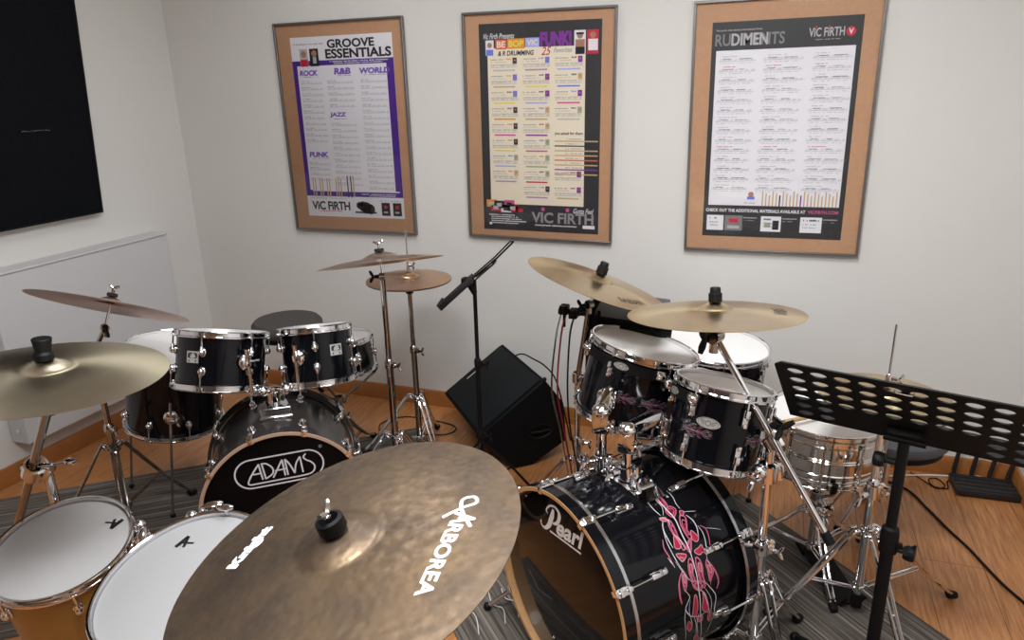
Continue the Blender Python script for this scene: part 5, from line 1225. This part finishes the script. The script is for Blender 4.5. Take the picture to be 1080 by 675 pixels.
# ------------------------------------------------------------------ floor things
def rug(label, c, u, w, l):
    M = frame((c[0], c[1], 0), (0, 0, 1), (*u, 0)); t = thing('rug', label, 'rug', M, 'striped rugs')
    MB().box((0, 0, .0025), (w, l, .004), None, .001).build('rug_pile', 'rug_weave', t); 
uL = V((.773, .634, 0)); vL = V((.634, -.773, 0)); cl = V((-3.02, 1.72, 0))+uL*1.03+vL*.49; cl = cl-uL*.09
Lc = (cl.x, cl.y)
rug('grey streaked rug under the ADAMS kit', Lc, (.773, .634), 1.86, .96)
uR = V((.70, -.714, 0)); vR = V((-.714, -.70, 0)); cr = V((-.05, 2.74, 0))+uR*.70+vR*.66
rug('grey rug with pale stripes under the Pearl kit', (cr.x, cr.y), (.70, -.714), 1.40, 1.32)

t = thing('wifi_router', 'black wireless router with four antennas on the floor by the right wall', 'router', (.872, 3.058, 0))
M = Matrix.Rotation(math.radians(2), 4, 'Z'); mb = MB(); mb.box((0, 0, .018), (.225, .14, .026), M, .006); mb.build('body', 'vinyl_black', t)
mb = MB()
for k in range(4): mb.box((0, -.05+.033*k, .0325), (.215, .018, .004), M, .0015)
mb.build('top_ridge', 'vinyl_black', t)
for k in range(4):
    x = -.095+.063*k; MB().tube([M @ V((x, .064, .02)), M @ V((x+.002*k, .070, .05)), M @ V((x+.006+.005*k, .060, .165))], [.007, .009, .008], 8).build('antenna', 'vinyl_black', t)

def cable(name, label, pts, r, m, group=None):
    P = bez(pts, 8); o = thing(name, label, 'cable', pts[0], group); MB().tube(P, r, 8).build('cord', m, o, world=True)
cable('cable', 'black cable curving across the wood floor to the right edge', [(.45, 3.05, .006), (.582, 2.973, .006), (.64, 2.84, .006), (.689, 2.709, .006), (.735, 2.60, .006), (.767, 2.502, .006), (.80, 2.41, .006), (.855, 2.29, .006), (.90, 2.1, .006)], .0048, 'rubber')
cable('cable', 'white cable along the back wall behind the router', [(.30, 2.98, .005), (.45, 3.03, .005), (.579, 3.085, .005), (.715, 3.13, .005), (.80, 3.145, .005), (.86, 3.14, .02), (.89, 3.13, .022)], .0040, 'plastic_white')
cable('cable', 'thin black cable loop tangled on the floor left of the router', [(.62, 3.13, .004), (.66, 3.07, .004), (.70, 3.02, .004), (.735, 3.05, .004), (.715, 3.10, .006), (.68, 3.08, .008), (.69, 3.03, .006), (.74, 3.03, .004), (.75, 3.09, .005), (.77, 3.10, .010)], .0025, 'rubber')
cable('cable', 'black cable looping over the top of the floor monitor', [(-1.10, 2.97, .402), (-1.06, 2.985, .412), (-.99, 2.93, .415), (-.92, 2.88, .408), (-.86, 2.85, .36), (-.83, 2.88, .2), (-.82, 2.95, .02)], .0035, 'rubber')
cable('cable', 'thin black cable looping on the floor behind the hi-hat stand', [(-1.75, 2.80, .004), (-1.78, 2.88, .004), (-1.70, 2.98, .004), (-1.50, 2.98, .004), (-1.40, 2.94, .004), (-1.42, 2.86, .004), (-1.55, 2.82, .004)], .0030, 'rubber')
for k, (dx, lab, m) in enumerate(((-.062, 'grey cable hanging from the clamp left of the Pearl toms', 'steel'), (-.045, 'dark red cable hanging from the clamp left of the Pearl toms', 'red_cable'), (-.015, 'black cable hanging along the boom stand left of the Pearl toms', 'rubber'))):
    cable('cable', lab, [(-.585+dx, 2.205, .875), (-.60+dx, 2.20, .80), (-.61+dx*1.2, 2.22, .60), (-.615+dx*.8, 2.26, .42), (-.60+dx, 2.36, .16), (-.62+dx*1.5, 2.50, .006), (-.72+.08*k, 2.62, .006), (-.60, 2.80, .006)], .0032, m)
cable('cable', 'dark red cable lying on the floor right of the monitor', [(-.78, 2.50, .005), (-.72, 2.60, .005), (-.66, 2.72, .005), (-.70, 2.84, .005), (-.62, 2.90, .005), (-.55, 2.80, .005), (-.60, 2.66, .005)], .0032, 'red_cable')
for k, P in enumerate(([(-.90, 1.80, .009), (-.84, 1.76, .009), (-.79, 1.73, .009), (-.75, 1.66, .009)], [(-.80, 1.86, .009), (-.76, 1.80, .009), (-.72, 1.79, .009), (-.69, 1.73, .009)], [(-.76, 1.88, .009), (-.73, 1.84, .009), (-.69, 1.83, .009), (-.66, 1.77, .009)])):
    cable('cord', ['thin white cord on the rug, nearest the corner of the rug', 'thin white cord on the rug, middle of three by the Pearl bass drum', 'thin white cord on the rug, closest to the Pearl bass drum'][k], P, .0016, 'plastic_white', 'white cords on the rug')
